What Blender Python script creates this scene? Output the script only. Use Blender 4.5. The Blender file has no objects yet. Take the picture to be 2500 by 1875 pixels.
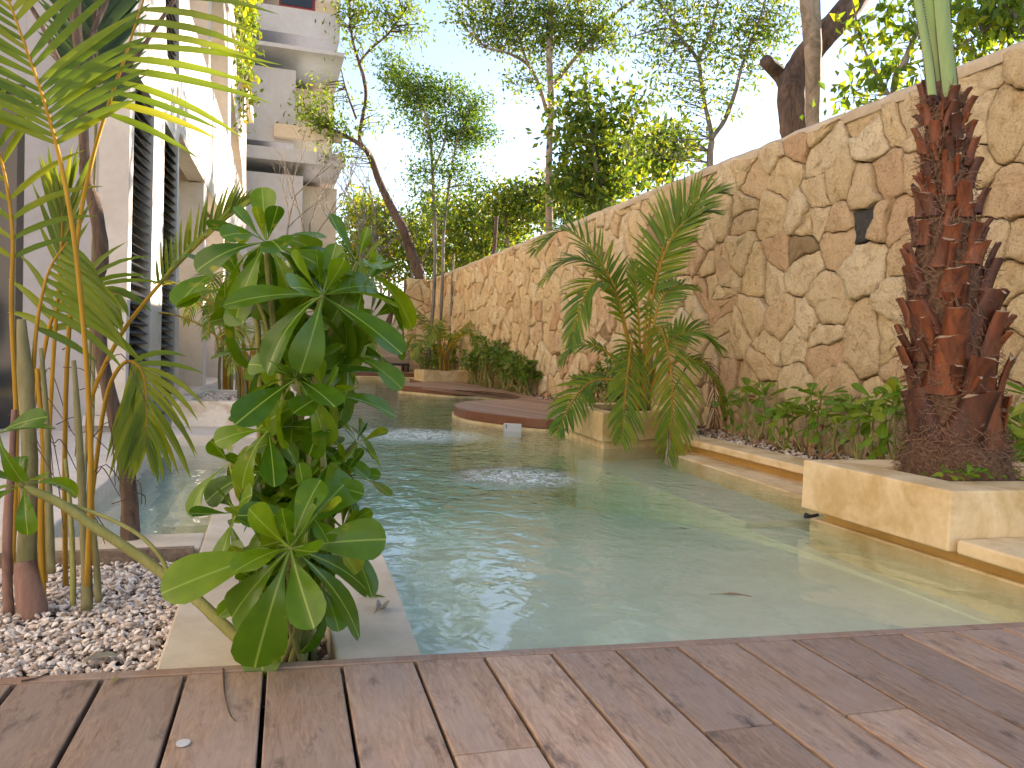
import bpy, math, random
import numpy as np
from mathutils import Vector, Matrix

random.seed(11)
rng = np.random.default_rng(11)
R = math.radians
scene = bpy.context.scene
col = scene.collection

# ------------------------------------------------------------------ camera
F, CX, CY, H = 1900.0, 1250.0, 937.5, 0.75          # focal length and centre in photo pixels, eye height in metres
yaw, pitch, roll = R(17.4885), R(-2.2182), R(2.1)
fw = Vector((math.sin(yaw) * math.cos(pitch), math.cos(yaw) * math.cos(pitch), math.sin(pitch)))
r0 = Vector((math.cos(yaw), -math.sin(yaw), 0))
u0 = r0.cross(fw)
rt = math.cos(roll) * r0 + math.sin(roll) * u0
up = -math.sin(roll) * r0 + math.cos(roll) * u0
cam_d = bpy.data.cameras.new('camera')
cam = bpy.data.objects.new('camera', cam_d)
col.objects.link(cam)
M = Matrix((rt, up, -fw)).transposed().to_4x4()
M.translation = (0, 0, H)
cam.matrix_world = M
cam_d.sensor_width = 36
cam_d.lens = F / 2500 * 36
cam_d.clip_start = 0.02
cam_d.clip_end = 2000
scene.camera = cam

# ------------------------------------------------------------------ light
SUN_AZ, SUN_EL = R(63), R(15.5)                        # azimuth from +Y towards +X
sd = Vector((math.sin(SUN_AZ) * math.cos(SUN_EL), math.cos(SUN_AZ) * math.cos(SUN_EL), math.sin(SUN_EL)))
world = bpy.data.worlds.new('World')
scene.world = world
world.use_nodes = True
wn = world.node_tree
sky = wn.nodes.new('ShaderNodeTexSky')
sky.sky_type = 'NISHITA'
sky.sun_disc = False
sky.sun_elevation = SUN_EL
sky.sun_rotation = SUN_AZ
sky.air_density = 1.0
sky.dust_density = 0.0
sky.ozone_density = 2.2
wn.links.new(sky.outputs[0], wn.nodes['Background'].inputs[0])
wn.nodes['Background'].inputs[1].default_value = 0.06
sun_d = bpy.data.lights.new('sun', 'SUN')
sun_d.energy = 2.6
sun_d.angle = R(0.6)
sun_d.color = (1.0, 0.93, 0.82)
sun = bpy.data.objects.new('sun', sun_d)
col.objects.link(sun)
sun.rotation_euler = sd.to_track_quat('Z', 'Y').to_euler()
sun.location = (8, 8, 12)
scene.view_settings.view_transform = 'Standard'
scene.view_settings.look = 'None'
scene.view_settings.gamma = 1
scene.view_settings.use_curve_mapping = False
scene.view_settings.exposure = 2.88
scene.view_settings.use_white_balance = True              # the phone balanced its picture for the open shade
scene.view_settings.white_balance_temperature = 7900
scene.view_settings.white_balance_tint = 23
scene.render.engine = 'CYCLES'
scene.cycles.use_denoising = True
scene.cycles.max_bounces = 10
scene.cycles.diffuse_bounces = 5
scene.cycles.transparent_max_bounces = 12
scene.cycles.sample_clamp_indirect = 8
scene.cycles.caustics_reflective = False
scene.cycles.caustics_refractive = False


# ------------------------------------------------------------------ photo pixel -> direction -> point
def ray(px, py):
    return fw + rt * ((px - CX) / F) - up * ((py - CY) / F)

def atz(px, py, z):
    d = ray(px, py); t = (z - H) / d.z
    return Vector((d.x * t, d.y * t, z))

def aty(px, py, Y):
    d = ray(px, py); t = Y / d.y
    return Vector((d.x * t, Y, H + d.z * t))

def atd(px, py, D):                                   # at a distance D in front of the eye
    d = ray(px, py)
    return Vector((d.x * D, d.y * D, H + d.z * D))

def onplane(px, py, P, n):
    d = ray(px, py); o = Vector((0, 0, H))
    t = (Vector(P) - o).dot(n) / d.dot(n)
    return o + d * t


# ------------------------------------------------------------------ objects
W = {}

def link(o, parent=None, M=None):
    col.objects.link(o)
    M = M or Matrix.Identity(4)
    if parent is not None:
        o.parent = parent
        o.matrix_parent_inverse = W[parent].inverted()
    o.matrix_basis = M
    W[o] = M
    return o

def tag(o, label, cat=None, group=None, kind=None):
    o['label'] = label
    if cat: o['category'] = cat
    if group: o['group'] = group
    if kind: o['kind'] = kind
    return o

def empty(name, loc, label, cat=None, group=None, kind=None):
    o = bpy.data.objects.new(name, None)
    o.empty_display_size = 0.1
    link(o, None, Matrix.Translation(Vector(loc)))
    return tag(o, label, cat, group, kind)

def obj(name, me, parent=None, M=None):
    return link(bpy.data.objects.new(name, me), parent, M)

class MB:
    """collects geometry for one mesh"""
    def __init__(s):
        s.v = []; s.f = []; s.r = []; s.n = 0
    def add(s, verts, faces, r=0.5):
        verts = [tuple(p) for p in verts]
        s.v += verts
        n = s.n
        s.f += [tuple(i + n for i in f) for f in faces]
        s.r += [r] * len(verts)
        s.n += len(verts)
    def box(s, a, b, r=0.5):
        (x0, y0, z0), (x1, y1, z1) = a, b
        s.add([(x0,y0,z0),(x1,y0,z0),(x1,y1,z0),(x0,y1,z0),(x0,y0,z1),(x1,y0,z1),(x1,y1,z1),(x0,y1,z1)],
              [(0,3,2,1),(4,5,6,7),(0,1,5,4),(1,2,6,5),(2,3,7,6),(3,0,4,7)], r)
    def prism(s, poly, z0, z1, r=0.5):                # poly in xy, either winding
        A = sum(poly[i-1][0]*poly[i][1]-poly[i][0]*poly[i-1][1] for i in range(len(poly)))
        if A < 0: poly = poly[::-1]
        n = len(poly)
        s.add([(p[0], p[1], z0) for p in poly] + [(p[0], p[1], z1) for p in poly],
              [tuple(range(n))[::-1], tuple(range(n, 2*n))] + [(i, (i+1) % n, n+(i+1) % n, n+i) for i in range(n)], r)
    def tube(s, pts, rad, n=6, r=0.5, cap=True, wob=0.0):
        pts = [Vector(p) for p in pts]
        if not hasattr(rad, '__len__'): rad = [rad] * len(pts)
        vs = []; fs = []
        t = (pts[1] - pts[0]).normalized()
        a = t.orthogonal().normalized()
        for i, p in enumerate(pts):
            if i < len(pts) - 1: t2 = (pts[i+1] - p).normalized()
            else: t2 = (p - pts[i-1]).normalized()
            tt = (t + t2).normalized() if i else t2
            a = (a - tt * a.dot(tt)).normalized()
            b = tt.cross(a)
            for k in range(n):
                an = 2 * math.pi * k / n
                q = rad[i] * (1 + (random.uniform(-wob, wob) if wob else 0))
                vs.append(p + (a * math.cos(an) + b * math.sin(an)) * q)
            t = t2
        for i in range(len(pts) - 1):
            for k in range(n):
                k2 = (k + 1) % n
                fs.append((i*n+k, i*n+k2, (i+1)*n+k2, (i+1)*n+k))
        if cap:
            fs.append(tuple(range(n))[::-1]); fs.append(tuple(range((len(pts)-1)*n, len(pts)*n)))
        s.add(vs, fs, r)
    def mesh(s, name, mat, smooth=False):
        me = bpy.data.meshes.new(name)
        me.from_pydata(s.v, [], s.f)
        at = me.attributes.new('rnd', 'FLOAT', 'POINT')
        at.data.foreach_set('value', np.array(s.r, dtype=np.float32))
        if mat: me.materials.append(mat)
        if smooth: me.shade_smooth()
        me.update()
        return me
    def build(s, name, mat, parent=None, smooth=False):
        return obj(name, s.mesh(name, mat, smooth), parent)

def bevel(o, w, seg=2):
    m = o.modifiers.new('bevel', 'BEVEL'); m.width = w; m.segments = seg; m.limit_method = 'ANGLE'; m.angle_limit = R(35)
    return o

def spline(pts, n):
    """Catmull-Rom through points"""
    P = [Vector(p) for p in pts]
    P = [P[0] * 2 - P[1]] + P + [P[-1] * 2 - P[-2]]
    out = []
    segs = len(P) - 3
    for i in range(n):
        u = i / (n - 1) * segs
        k = min(int(u), segs - 1); t = u - k
        a, b, c, d = P[k:k+4]
        out.append(0.5 * ((2*b) + (c-a)*t + (2*a-5*b+4*c-d)*t*t + (3*b-a-3*c+d)*t**3))
    return out

def lerps(vals, n):
    return list(np.interp(np.linspace(0, 1, n), np.linspace(0, 1, len(vals)), vals))


# ------------------------------------------------------------------ materials
def mat(name):
    m = bpy.data.materials.new(name); m.use_nodes = True
    nt = m.node_tree
    return m, nt, nt.nodes, nt.links, nt.nodes['Principled BSDF']

def N(nt, kind, **kw):
    n = nt.nodes.new('ShaderNode' + kind)
    for k, v in kw.items():
        if k.startswith('i_'):
            key = k[2:]
            key = int(key) if key.isdigit() else key.replace('_', ' ')
            n.inputs[key].default_value = v
        else:
            setattr(n, k, v)
    return n

def ramp(nt, stops):
    n = nt.nodes.new('ShaderNodeValToRGB')
    e = n.color_ramp.elements
    while len(e) < len(stops): e.new(0.5)
    for el, (p, c) in zip(e, stops):
        el.position = p; el.color = (*c, 1) if len(c) == 3 else c
    return n

def plaster(name, base, dark, scale=2.2, rough=0.75, bump=0.12, lo=0.35, hi=0.72):
    """trowelled stucco with soft stains and fine grain"""
    m, nt, nd, ln, bs = mat(name)
    g = N(nt, 'NewGeometry')
    n1 = N(nt, 'TexNoise', i_Scale=scale, i_Detail=6.0, i_Roughness=0.6, i_Distortion=0.6)
    n2 = N(nt, 'TexNoise', i_Scale=scale * 9, i_Detail=5.0, i_Roughness=0.65)
    n3 = N(nt, 'TexNoise', i_Scale=160.0, i_Detail=3.0)
    for n in (n1, n2, n3): ln.new(g.outputs['Position'], n.inputs['Vector'])
    r1 = ramp(nt, [(lo, dark), (hi, base)])
    ln.new(n1.outputs[0], r1.inputs[0])
    mx = N(nt, 'Mix', data_type='RGBA', blend_type='MULTIPLY')
    mx.inputs[0].default_value = 0.35
    r2 = ramp(nt, [(0.3, (0.72, 0.68, 0.62)), (0.6, (1, 1, 1))])
    ln.new(n2.outputs[0], r2.inputs[0])
    ln.new(r1.outputs[0], mx.inputs[6]); ln.new(r2.outputs[0], mx.inputs[7])
    ln.new(mx.outputs[2], bs.inputs['Base Color'])
    bs.inputs['Roughness'].default_value = rough
    ad = N(nt, 'Math', operation='MULTIPLY_ADD', i_1=0.25)
    ln.new(n3.outputs[0], ad.inputs[0]); ln.new(n2.outputs[0], ad.inputs[2])
    bp = N(nt, 'Bump', i_Strength=bump, i_Distance=0.02)
    ln.new(ad.outputs[0], bp.inputs['Height']); ln.new(bp.outputs[0], bs.inputs['Normal'])
    return m

def simple(name, c, rough=0.6, noise=0.25, scale=12, bump=0.0, metallic=0.0, spec=0.5):
    m, nt, nd, ln, bs = mat(name)
    tc = N(nt, 'NewGeometry')
    n = N(nt, 'TexNoise', i_Scale=float(scale), i_Detail=5.0)
    ln.new(tc.outputs['Position'], n.inputs['Vector'])
    r = ramp(nt, [(0.3, tuple(v * (1 - noise) for v in c)), (0.7, tuple(min(1, v * (1 + noise)) for v in c))])
    ln.new(n.outputs[0], r.inputs[0]); ln.new(r.outputs[0], bs.inputs['Base Color'])
    bs.inputs['Roughness'].default_value = rough
    bs.inputs['Metallic'].default_value = metallic
    bs.inputs['Specular IOR Level'].default_value = spec
    if bump:
        bp = N(nt, 'Bump', i_Strength=bump, i_Distance=0.02)
        ln.new(n.outputs[0], bp.inputs['Height']); ln.new(bp.outputs[0], bs.inputs['Normal'])
    return m

def bark(name, a, b, scale=14, stretch=0.25, bump=0.6):
    m, nt, nd, ln, bs = mat(name)
    g = N(nt, 'NewGeometry')
    mp = N(nt, 'Mapping'); mp.inputs['Scale'].default_value = (1, 1, stretch)
    ln.new(g.outputs['Position'], mp.inputs[0])
    n = N(nt, 'TexNoise', i_Scale=float(scale), i_Detail=8.0, i_Roughness=0.7, i_Distortion=0.8)
    ln.new(mp.outputs[0], n.inputs['Vector'])
    r = ramp(nt, [(0.32, a), (0.68, b)])
    ln.new(n.outputs[0], r.inputs[0]); ln.new(r.outputs[0], bs.inputs['Base Color'])
    bs.inputs['Roughness'].default_value = 0.9
    bp = N(nt, 'Bump', i_Strength=bump, i_Distance=0.02)
    ln.new(n.outputs[0], bp.inputs['Height']); ln.new(bp.outputs[0], bs.inputs['Normal'])
    return m

def bootmat():
    m = bark('red_brown_leaf_base', (0.045, 0.014, 0.008), (0.26, 0.075, 0.024), 13, 0.3, 0.35)
    nt = m.node_tree; ln = nt.links; bs = nt.nodes['Principled BSDF']
    src = bs.inputs['Base Color'].links[0].from_socket
    oi = N(nt, 'ObjectInfo'); r = ramp(nt, [(0, (0.35, 0.30, 0.30)), (0.5, (0.9, 0.8, 0.75)), (1, (1.35, 1.25, 1.1))]); ln.new(oi.outputs['Random'], r.inputs[0])
    mx = N(nt, 'Mix', data_type='RGBA', blend_type='MULTIPLY'); mx.inputs[0].default_value = 1
    ln.new(src, mx.inputs[6]); ln.new(r.outputs[0], mx.inputs[7]); ln.new(mx.outputs[2], bs.inputs['Base Color'])
    bs.inputs['Roughness'].default_value = 0.55
    return m

def leafmat(name, stops, trans=0.45, rough=0.4, per_object=False, rib=None, tgain=1.5, spec=0.4):
    """leaf with light coming through; colour varies from leaf to leaf"""
    m, nt, nd, ln, bs = mat(name)
    if per_object:
        src = N(nt, 'ObjectInfo').outputs['Random']
    else:
        src = N(nt, 'Attribute', attribute_name='rnd').outputs['Fac']
    r = ramp(nt, stops)
    ln.new(src, r.inputs[0])
    c = r.outputs[0]
    tc = N(nt, 'TexCoord')
    nz = N(nt, 'TexNoise', i_Scale=6.0 if per_object else 9.0, i_Detail=3.0)
    ln.new(tc.outputs['Object'], nz.inputs['Vector'])
    mx = N(nt, 'Mix', data_type='RGBA', blend_type='MULTIPLY'); mx.inputs[0].default_value = 0.5
    r2 = ramp(nt, [(0.3, (0.6, 0.65, 0.6)), (0.7, (1.15, 1.1, 1.0))])
    ln.new(nz.outputs[0], r2.inputs[0]); ln.new(c, mx.inputs[6]); ln.new(r2.outputs[0], mx.inputs[7])
    c = mx.outputs[2]
    if per_object:                                                    # yellowed blotches here and there
        n5 = N(nt, 'TexNoise', i_Scale=2.6, i_Detail=4.0, i_Roughness=0.6)
        oi2 = N(nt, 'ObjectInfo'); vm = N(nt, 'VectorMath', operation='ADD'); ln.new(tc.outputs['Object'], vm.inputs[0]); ln.new(oi2.outputs['Location'], vm.inputs[1])
        vs_ = N(nt, 'VectorMath', operation='MULTIPLY'); vs_.inputs[1].default_value = (1, 1, 1); ln.new(vm.outputs[0], vs_.inputs[0]); ln.new(vs_.outputs[0], n5.inputs['Vector'])
        r5 = ramp(nt, [(0.64, (0, 0, 0)), (0.74, (0.8, 0.8, 0.8))]); ln.new(n5.outputs[0], r5.inputs[0])
        m5 = N(nt, 'Mix', data_type='RGBA'); ln.new(r5.outputs[0], m5.inputs[0]); ln.new(c, m5.inputs[6]); m5.inputs[7].default_value = (0.34, 0.33, 0.04, 1)
        c = m5.outputs[2]
    if rib:
        sx = N(nt, 'SeparateXYZ'); ln.new(tc.outputs['Object'], sx.inputs[0])
        ab = N(nt, 'Math', operation='ABSOLUTE'); ln.new(sx.outputs[0], ab.inputs[0])
        rr = ramp(nt, [(0.004, (1, 1, 1)), (0.012, (0, 0, 0))]); ln.new(ab.outputs[0], rr.inputs[0])
        m2 = N(nt, 'Mix', data_type='RGBA'); ln.new(rr.outputs[0], m2.inputs[0])
        ln.new(c, m2.inputs[6]); m2.inputs[7].default_value = (*rib, 1)
        c = m2.outputs[2]
    ln.new(c, bs.inputs['Base Color'])
    bs.inputs['Roughness'].default_value = rough
    bs.inputs['Specular IOR Level'].default_value = spec
    tr = N(nt, 'BsdfTranslucent')
    g = N(nt, 'Mix', data_type='RGBA', blend_type='MULTIPLY'); g.inputs[0].default_value = 1
    ln.new(c, g.inputs[6]); g.inputs[7].default_value = (tgain * 1.15, tgain, tgain * 0.55, 1)
    ln.new(g.outputs[2], tr.inputs[0])
    ms = N(nt, 'MixShader'); ms.inputs[0].default_value = trans
    ln.new(bs.outputs[0], ms.inputs[1]); ln.new(tr.outputs[0], ms.inputs[2])
    ln.new(ms.outputs[0], nd['Material Output'].inputs['Surface'])
    return m

def woodmat(name, ca, cb, cd, rough=0.62, grey=(0.24, 0.19, 0.16)):
    """weathered hardwood boards: grain along local Y, each board its own"""
    m, nt, nd, ln, bs = mat(name)
    tc = N(nt, 'TexCoord'); oi = N(nt, 'ObjectInfo')
    mu = N(nt, 'VectorMath', operation='MULTIPLY_ADD')
    cb3 = N(nt, 'CombineXYZ')
    ml = N(nt, 'Math', operation='MULTIPLY', i_1=37.0); ln.new(oi.outputs['Random'], ml.inputs[0])
    for i in range(3): ln.new(ml.outputs[0], cb3.inputs[i])
    ad = N(nt, 'VectorMath', operation='ADD'); ln.new(tc.outputs['Object'], ad.inputs[0]); ln.new(cb3.outputs[0], ad.inputs[1])
    mp = N(nt, 'Mapping'); mp.inputs['Scale'].default_value = (1, 0.14, 1); ln.new(ad.outputs[0], mp.inputs[0])
    g = N(nt, 'TexNoise', i_Scale=60.0, i_Detail=10.0, i_Roughness=0.78, i_Distortion=1.6); ln.new(mp.outputs[0], g.inputs['Vector'])
    mp2 = N(nt, 'Mapping'); mp2.inputs['Scale'].default_value = (1, 0.4, 1); ln.new(ad.outputs[0], mp2.inputs[0])
    b = N(nt, 'TexNoise', i_Scale=7.0, i_Detail=6.0, i_Roughness=0.65, i_Distortion=1.0); ln.new(mp2.outputs[0], b.inputs['Vector'])
    s = N(nt, 'TexNoise', i_Scale=16.0, i_Detail=5.0, i_Roughness=0.7); ln.new(mp2.outputs[0], s.inputs['Vector'])
    rg = ramp(nt, [(0.3, ca), (0.66, cb)]); ln.new(g.outputs[0], rg.inputs[0])
    rb = ramp(nt, [(0.38, (0, 0, 0)), (0.62, (1, 1, 1))]); ln.new(b.outputs[0], rb.inputs[0])
    m1 = N(nt, 'Mix', data_type='RGBA'); ln.new(rg.outputs[0], m1.inputs[6]); m1.inputs[7].default_value = (*grey, 1)
    mf = N(nt, 'Math', operation='MULTIPLY', i_1=0.6); ln.new(rb.outputs[0], mf.inputs[0]); ln.new(mf.outputs[0], m1.inputs[0])
    rs = ramp(nt, [(0.56, (0, 0, 0)), (0.72, (1, 1, 1))]); ln.new(s.outputs[0], rs.inputs[0])
    m2 = N(nt, 'Mix', data_type='RGBA'); ln.new(m1.outputs[2], m2.inputs[6]); m2.inputs[7].default_value = (*cd, 1)
    mg = N(nt, 'Math', operation='MULTIPLY', i_1=0.8); ln.new(rs.outputs[0], mg.inputs[0]); ln.new(mg.outputs[0], m2.inputs[0])
    hv = N(nt, 'HueSaturation'); ln.new(m2.outputs[2], hv.inputs['Color'])
    vr = N(nt, 'MapRange'); vr.inputs['To Min'].default_value = 0.72; vr.inputs['To Max'].default_value = 1.22
    ln.new(oi.outputs['Random'], vr.inputs[0]); ln.new(vr.outputs[0], hv.inputs['Value'])
    ln.new(hv.outputs[0], bs.inputs['Base Color'])
    rr = N(nt, 'MapRange'); rr.inputs['To Min'].default_value = rough - 0.12; rr.inputs['To Max'].default_value = rough + 0.15
    ln.new(b.outputs[0], rr.inputs[0]); ln.new(rr.outputs[0], bs.inputs['Roughness'])
    bp = N(nt, 'Bump', i_Strength=0.25, i_Distance=0.004); ln.new(g.outputs[0], bp.inputs['Height']); ln.new(bp.outputs[0], bs.inputs['Normal'])
    return m

def stonemat():
    m, nt, nd, ln, bs = mat('limestone')
    a = N(nt, 'Attribute', attribute_name='rnd')
    g = N(nt, 'NewGeometry')
    tone = ramp(nt, [(0.0, (0.85, 0.66, 0.39)), (0.28, (0.78, 0.59, 0.34)), (0.5, (0.88, 0.73, 0.48)), (0.72, (0.78, 0.58, 0.34)), (0.86, (0.76, 0.54, 0.33)), (0.94, (0.70, 0.45, 0.26)), (0.965, (0.56, 0.39, 0.20)), (0.985, (0.10, 0.10, 0.095))])
    tone.color_ramp.interpolation = 'LINEAR'
    ln.new(a.outputs['Fac'], tone.inputs[0])
    n1 = N(nt, 'TexNoise', i_Scale=9.0, i_Detail=8.0, i_Roughness=0.68, i_Distortion=0.4)
    n2 = N(nt, 'TexNoise', i_Scale=55.0, i_Detail=6.0, i_Roughness=0.7)
    n4 = N(nt, 'TexNoise', i_Scale=2.2, i_Detail=3.0)
    vo = N(nt, 'TexVoronoi', i_Scale=60.0)
    for n in (n1, n2, n4, vo): ln.new(g.outputs['Position'], n.inputs['Vector'])
    r1 = ramp(nt, [(0.3, (0.66, 0.54, 0.40)), (0.48, (1, 1, 1)), (0.8, (1.12, 1.1, 1.05))]); ln.new(n1.outputs[0], r1.inputs[0])
    mx = N(nt, 'Mix', data_type='RGBA', blend_type='MULTIPLY'); mx.inputs[0].default_value = 0.75
    ln.new(tone.outputs[0], mx.inputs[6]); ln.new(r1.outputs[0], mx.inputs[7])
    r2 = ramp(nt, [(0.35, (0.55, 0.47, 0.38)), (0.5, (1, 1, 1))]); ln.new(n2.outputs[0], r2.inputs[0])
    m2 = N(nt, 'Mix', data_type='RGBA', blend_type='MULTIPLY'); m2.inputs[0].default_value = 0.6
    ln.new(mx.outputs[2], m2.inputs[6]); ln.new(r2.outputs[0], m2.inputs[7])
    ln.new(m2.outputs[2], bs.inputs['Base Color'])
    bs.inputs['Roughness'].default_value = 0.92
    bs.inputs['Specular IOR Level'].default_value = 0.2
    h = N(nt, 'Math', operation='MULTIPLY_ADD', i_1=0.35); ln.new(n2.outputs[0], h.inputs[0]); ln.new(n1.outputs[0], h.inputs[2])
    bp = N(nt, 'Bump', i_Strength=1.0, i_Distance=0.06); ln.new(h.outputs[0], bp.inputs['Height']); ln.new(bp.outputs[0], bs.inputs['Normal'])
    return m

def watermat(name, jets, density, ripple=1.0, milk=0.12):
    """clear tinted water: mirror by Fresnel, else see through; ripples stronger round the bubbling jets"""
    m, nt, nd, ln, bs = mat(name)
    nd.remove(bs)
    g = N(nt, 'NewGeometry')
    mp = N(nt, 'Mapping'); mp.inputs['Scale'].default_value = (1.0, 0.75, 1); ln.new(g.outputs['Position'], mp.inputs[0])
    n1 = N(nt, 'TexNoise', i_Scale=2.6, i_Detail=2.0, i_Distortion=0.6)
    n2 = N(nt, 'TexNoise', i_Scale=11.0, i_Detail=2.0, i_Distortion=0.5)
    n3 = N(nt, 'TexNoise', i_Scale=34.0, i_Detail=3.0, i_Distortion=0.4)
    for n in (n1, n2, n3): ln.new(mp.outputs[0], n.inputs['Vector'])
    mask = None; wide = None
    for (x, y, r) in jets:
        d = N(nt, 'VectorMath', operation='DISTANCE'); ln.new(g.outputs['Position'], d.inputs[0]); d.inputs[1].default_value = (x, y, -0.06)
        for k in (0, 1):
            mr = N(nt, 'MapRange', interpolation_type='SMOOTHSTEP')
            mr.inputs['From Min'].default_value = r * (1.0 if k == 0 else 5.0); mr.inputs['From Max'].default_value = r * 0.2
            ln.new(d.outputs['Value'], mr.inputs[0])
            cur = mask if k == 0 else wide
            if cur is None: cur = mr.outputs[0]
            else:
                mm = N(nt, 'Math', operation='MAXIMUM'); ln.new(cur, mm.inputs[0]); ln.new(mr.outputs[0], mm.inputs[1]); cur = mm.outputs[0]
            if k == 0: mask = cur
            else: wide = cur
    def scaled(n, k, add=None, m=None):
        a = N(nt, 'Math', operation='MULTIPLY', i_1=k); ln.new(n.outputs[0], a.inputs[0]); o = a.outputs[0]
        if m is not None:
            b = N(nt, 'Math', operation='MULTIPLY'); ln.new(o, b.inputs[0]); ln.new(m, b.inputs[1]); o = b.outputs[0]
        if add is not None:
            c = N(nt, 'Math', operation='ADD'); ln.new(o, c.inputs[0]); ln.new(add, c.inputs[1]); o = c.outputs[0]
        return o
    h = scaled(n1, 0.016 * ripple)
    h = scaled(n2, 0.0042 * ripple, h)
    if wide is not None: h = scaled(n2, 0.011, h, wide)
    if mask is not None: h = scaled(n3, 0.05, h, mask)
    bp = N(nt, 'Bump', i_Strength=1.0, i_Distance=1.0); ln.new(h, bp.inputs['Height'])
    fr = N(nt, 'Fresnel', i_IOR=1.55); ln.new(bp.outputs[0], fr.inputs['Normal'])
    gl = N(nt, 'BsdfGlossy', i_Roughness=0.015); ln.new(bp.outputs[0], gl.inputs['Normal'])
    tp = N(nt, 'BsdfTransparent')
    tp.inputs[0].default_value = (0.97, 0.99, 0.98, 1)
    df = N(nt, 'BsdfDiffuse'); df.inputs[0].default_value = (0.66, 0.74, 0.62, 1)
    mk = N(nt, 'MixShader'); mk.inputs[0].default_value = milk
    ln.new(tp.outputs[0], mk.inputs[1]); ln.new(df.outputs[0], mk.inputs[2])
    bf = N(nt, 'Mix', data_type='FLOAT'); ln.new(g.outputs['Backfacing'], bf.inputs[0]); ln.new(fr.outputs[0], bf.inputs[2]); bf.inputs[3].default_value = 0.03
    ms = N(nt, 'MixShader'); ln.new(bf.outputs[0], ms.inputs[0]); ln.new(mk.outputs[0], ms.inputs[1]); ln.new(gl.outputs[0], ms.inputs[2])
    out = ms.outputs[0]
    if mask is not None:                                              # fine air bubbles over the jets
        nf = N(nt, 'TexNoise', i_Scale=26.0, i_Detail=5.0, i_Roughness=0.7, i_Distortion=1.0); ln.new(mp.outputs[0], nf.inputs['Vector'])
        rf_ = ramp(nt, [(0.42, (0, 0, 0)), (0.6, (0.9, 0.9, 0.9))]); ln.new(nf.outputs[0], rf_.inputs[0])
        fm = N(nt, 'Math', operation='MULTIPLY'); ln.new(rf_.outputs[0], fm.inputs[0]); ln.new(mask, fm.inputs[1])
        fo_ = N(nt, 'BsdfDiffuse'); fo_.inputs[0].default_value = (0.80, 0.88, 0.90, 1)
        m3 = N(nt, 'MixShader'); ln.new(fm.outputs[0], m3.inputs[0]); ln.new(out, m3.inputs[1]); ln.new(fo_.outputs[0], m3.inputs[2]); out = m3.outputs[0]
    ln.new(out, nd['Material Output'].inputs['Surface'])
    va = N(nt, 'VolumeAbsorption'); va.inputs['Color'].default_value = (0.36, 0.82, 0.80, 1); va.inputs['Density'].default_value = density
    ln.new(va.outputs[0], nd['Material Output'].inputs['Volume'])
    return m

STONE = stonemat()
MORTAR = plaster('wall_mortar', (0.16, 0.12, 0.08), (0.07, 0.055, 0.04), scale=5, bump=0.5)
CAPM = plaster('wall_cap_plaster', (0.66, 0.55, 0.40), (0.5, 0.40, 0.27), scale=3, bump=0.5)
CHUKUM = plaster('cream_stucco', (0.78, 0.62, 0.38), (0.58, 0.41, 0.19), scale=3.4, bump=0.2, lo=0.38, hi=0.58)
COPING = plaster('pale_coping_stucco', (0.70, 0.64, 0.53), (0.52, 0.44, 0.31), scale=2.0, bump=0.12)
OCHRE = plaster('wet_ochre_stucco', (0.76, 0.50, 0.18), (0.60, 0.37, 0.11), scale=3.0, rough=0.4)
POOLM = plaster('pool_stucco', (0.82, 0.77, 0.62), (0.70, 0.64, 0.49), scale=1.2)
WHITE = plaster('white_render', (0.66, 0.63, 0.59), (0.55, 0.51, 0.46), scale=1.0, bump=0.06)
CREAMW = plaster('warm_white_render', (0.66, 0.58, 0.46), (0.56, 0.48, 0.37), scale=0.8, bump=0.05)
DECK = woodmat('weathered_deck_wood', (0.17, 0.095, 0.06), (0.52, 0.355, 0.245), (0.06, 0.04, 0.036), grey=(0.38, 0.295, 0.25))
DECK2 = woodmat('reddish_deck_wood', (0.20, 0.11, 0.07), (0.44, 0.27, 0.18), (0.08, 0.045, 0.03), rough=0.5, grey=(0.36, 0.24, 0.18))
FASCIA = woodmat('fascia_wood', (0.13, 0.05, 0.025), (0.28, 0.11, 0.055), (0.06, 0.03, 0.015), rough=0.4, grey=(0.22, 0.09, 0.05))
SOIL = simple('soil', (0.07, 0.05, 0.035), 0.95, 0.4, 30, 0.5)
GROUND = simple('ground', (0.14, 0.12, 0.07), 0.95, 0.4, 3, 0.3)
METAL = simple('dark_louver_metal', (0.032, 0.034, 0.036), 0.5, 0.2, 4, 0.0, 0.3)
DARK = simple('dark_interior', (0.015, 0.015, 0.017), 0.6, 0.2, 3)
GLASS = simple('window_glass_dark', (0.02, 0.025, 0.03), 0.08, 0.1, 2)
REDF = simple('red_window_frame', (0.20, 0.02, 0.02), 0.5, 0.1, 4)
PLASTIC = simple('grey_white_plastic', (0.50, 0.53, 0.56), 0.35, 0.08, 5)
BLACKP = simple('black_rubber', (0.02, 0.02, 0.025), 0.5, 0.2, 9)
CUSHION = simple('taupe_cushion_fabric', (0.34, 0.27, 0.20), 0.9, 0.15, 40, 0.2)
BARK1 = bark('dark_brown_bark', (0.03, 0.02, 0.015), (0.17, 0.11, 0.08), 16, 0.22, 1.0)
BARK2 = bark('pale_mottled_bark', (0.12, 0.085, 0.055), (0.40, 0.31, 0.22), 7, 0.7, 0.8)
BARK3 = bark('grey_bark', (0.10, 0.09, 0.08), (0.30, 0.27, 0.23), 12)
STEMG = bark('green_stem', (0.19, 0.20, 0.06), (0.34, 0.33, 0.12), 16, 0.5, 0.2)
STEMO = bark('orange_petiole', (0.30, 0.155, 0.012), (0.46, 0.27, 0.03), 10, 0.2, 0.1)
STEMP = bark('grey_green_palm_stem', (0.12, 0.12, 0.05), (0.27, 0.25, 0.13), 14, 0.3, 0.3)
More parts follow.
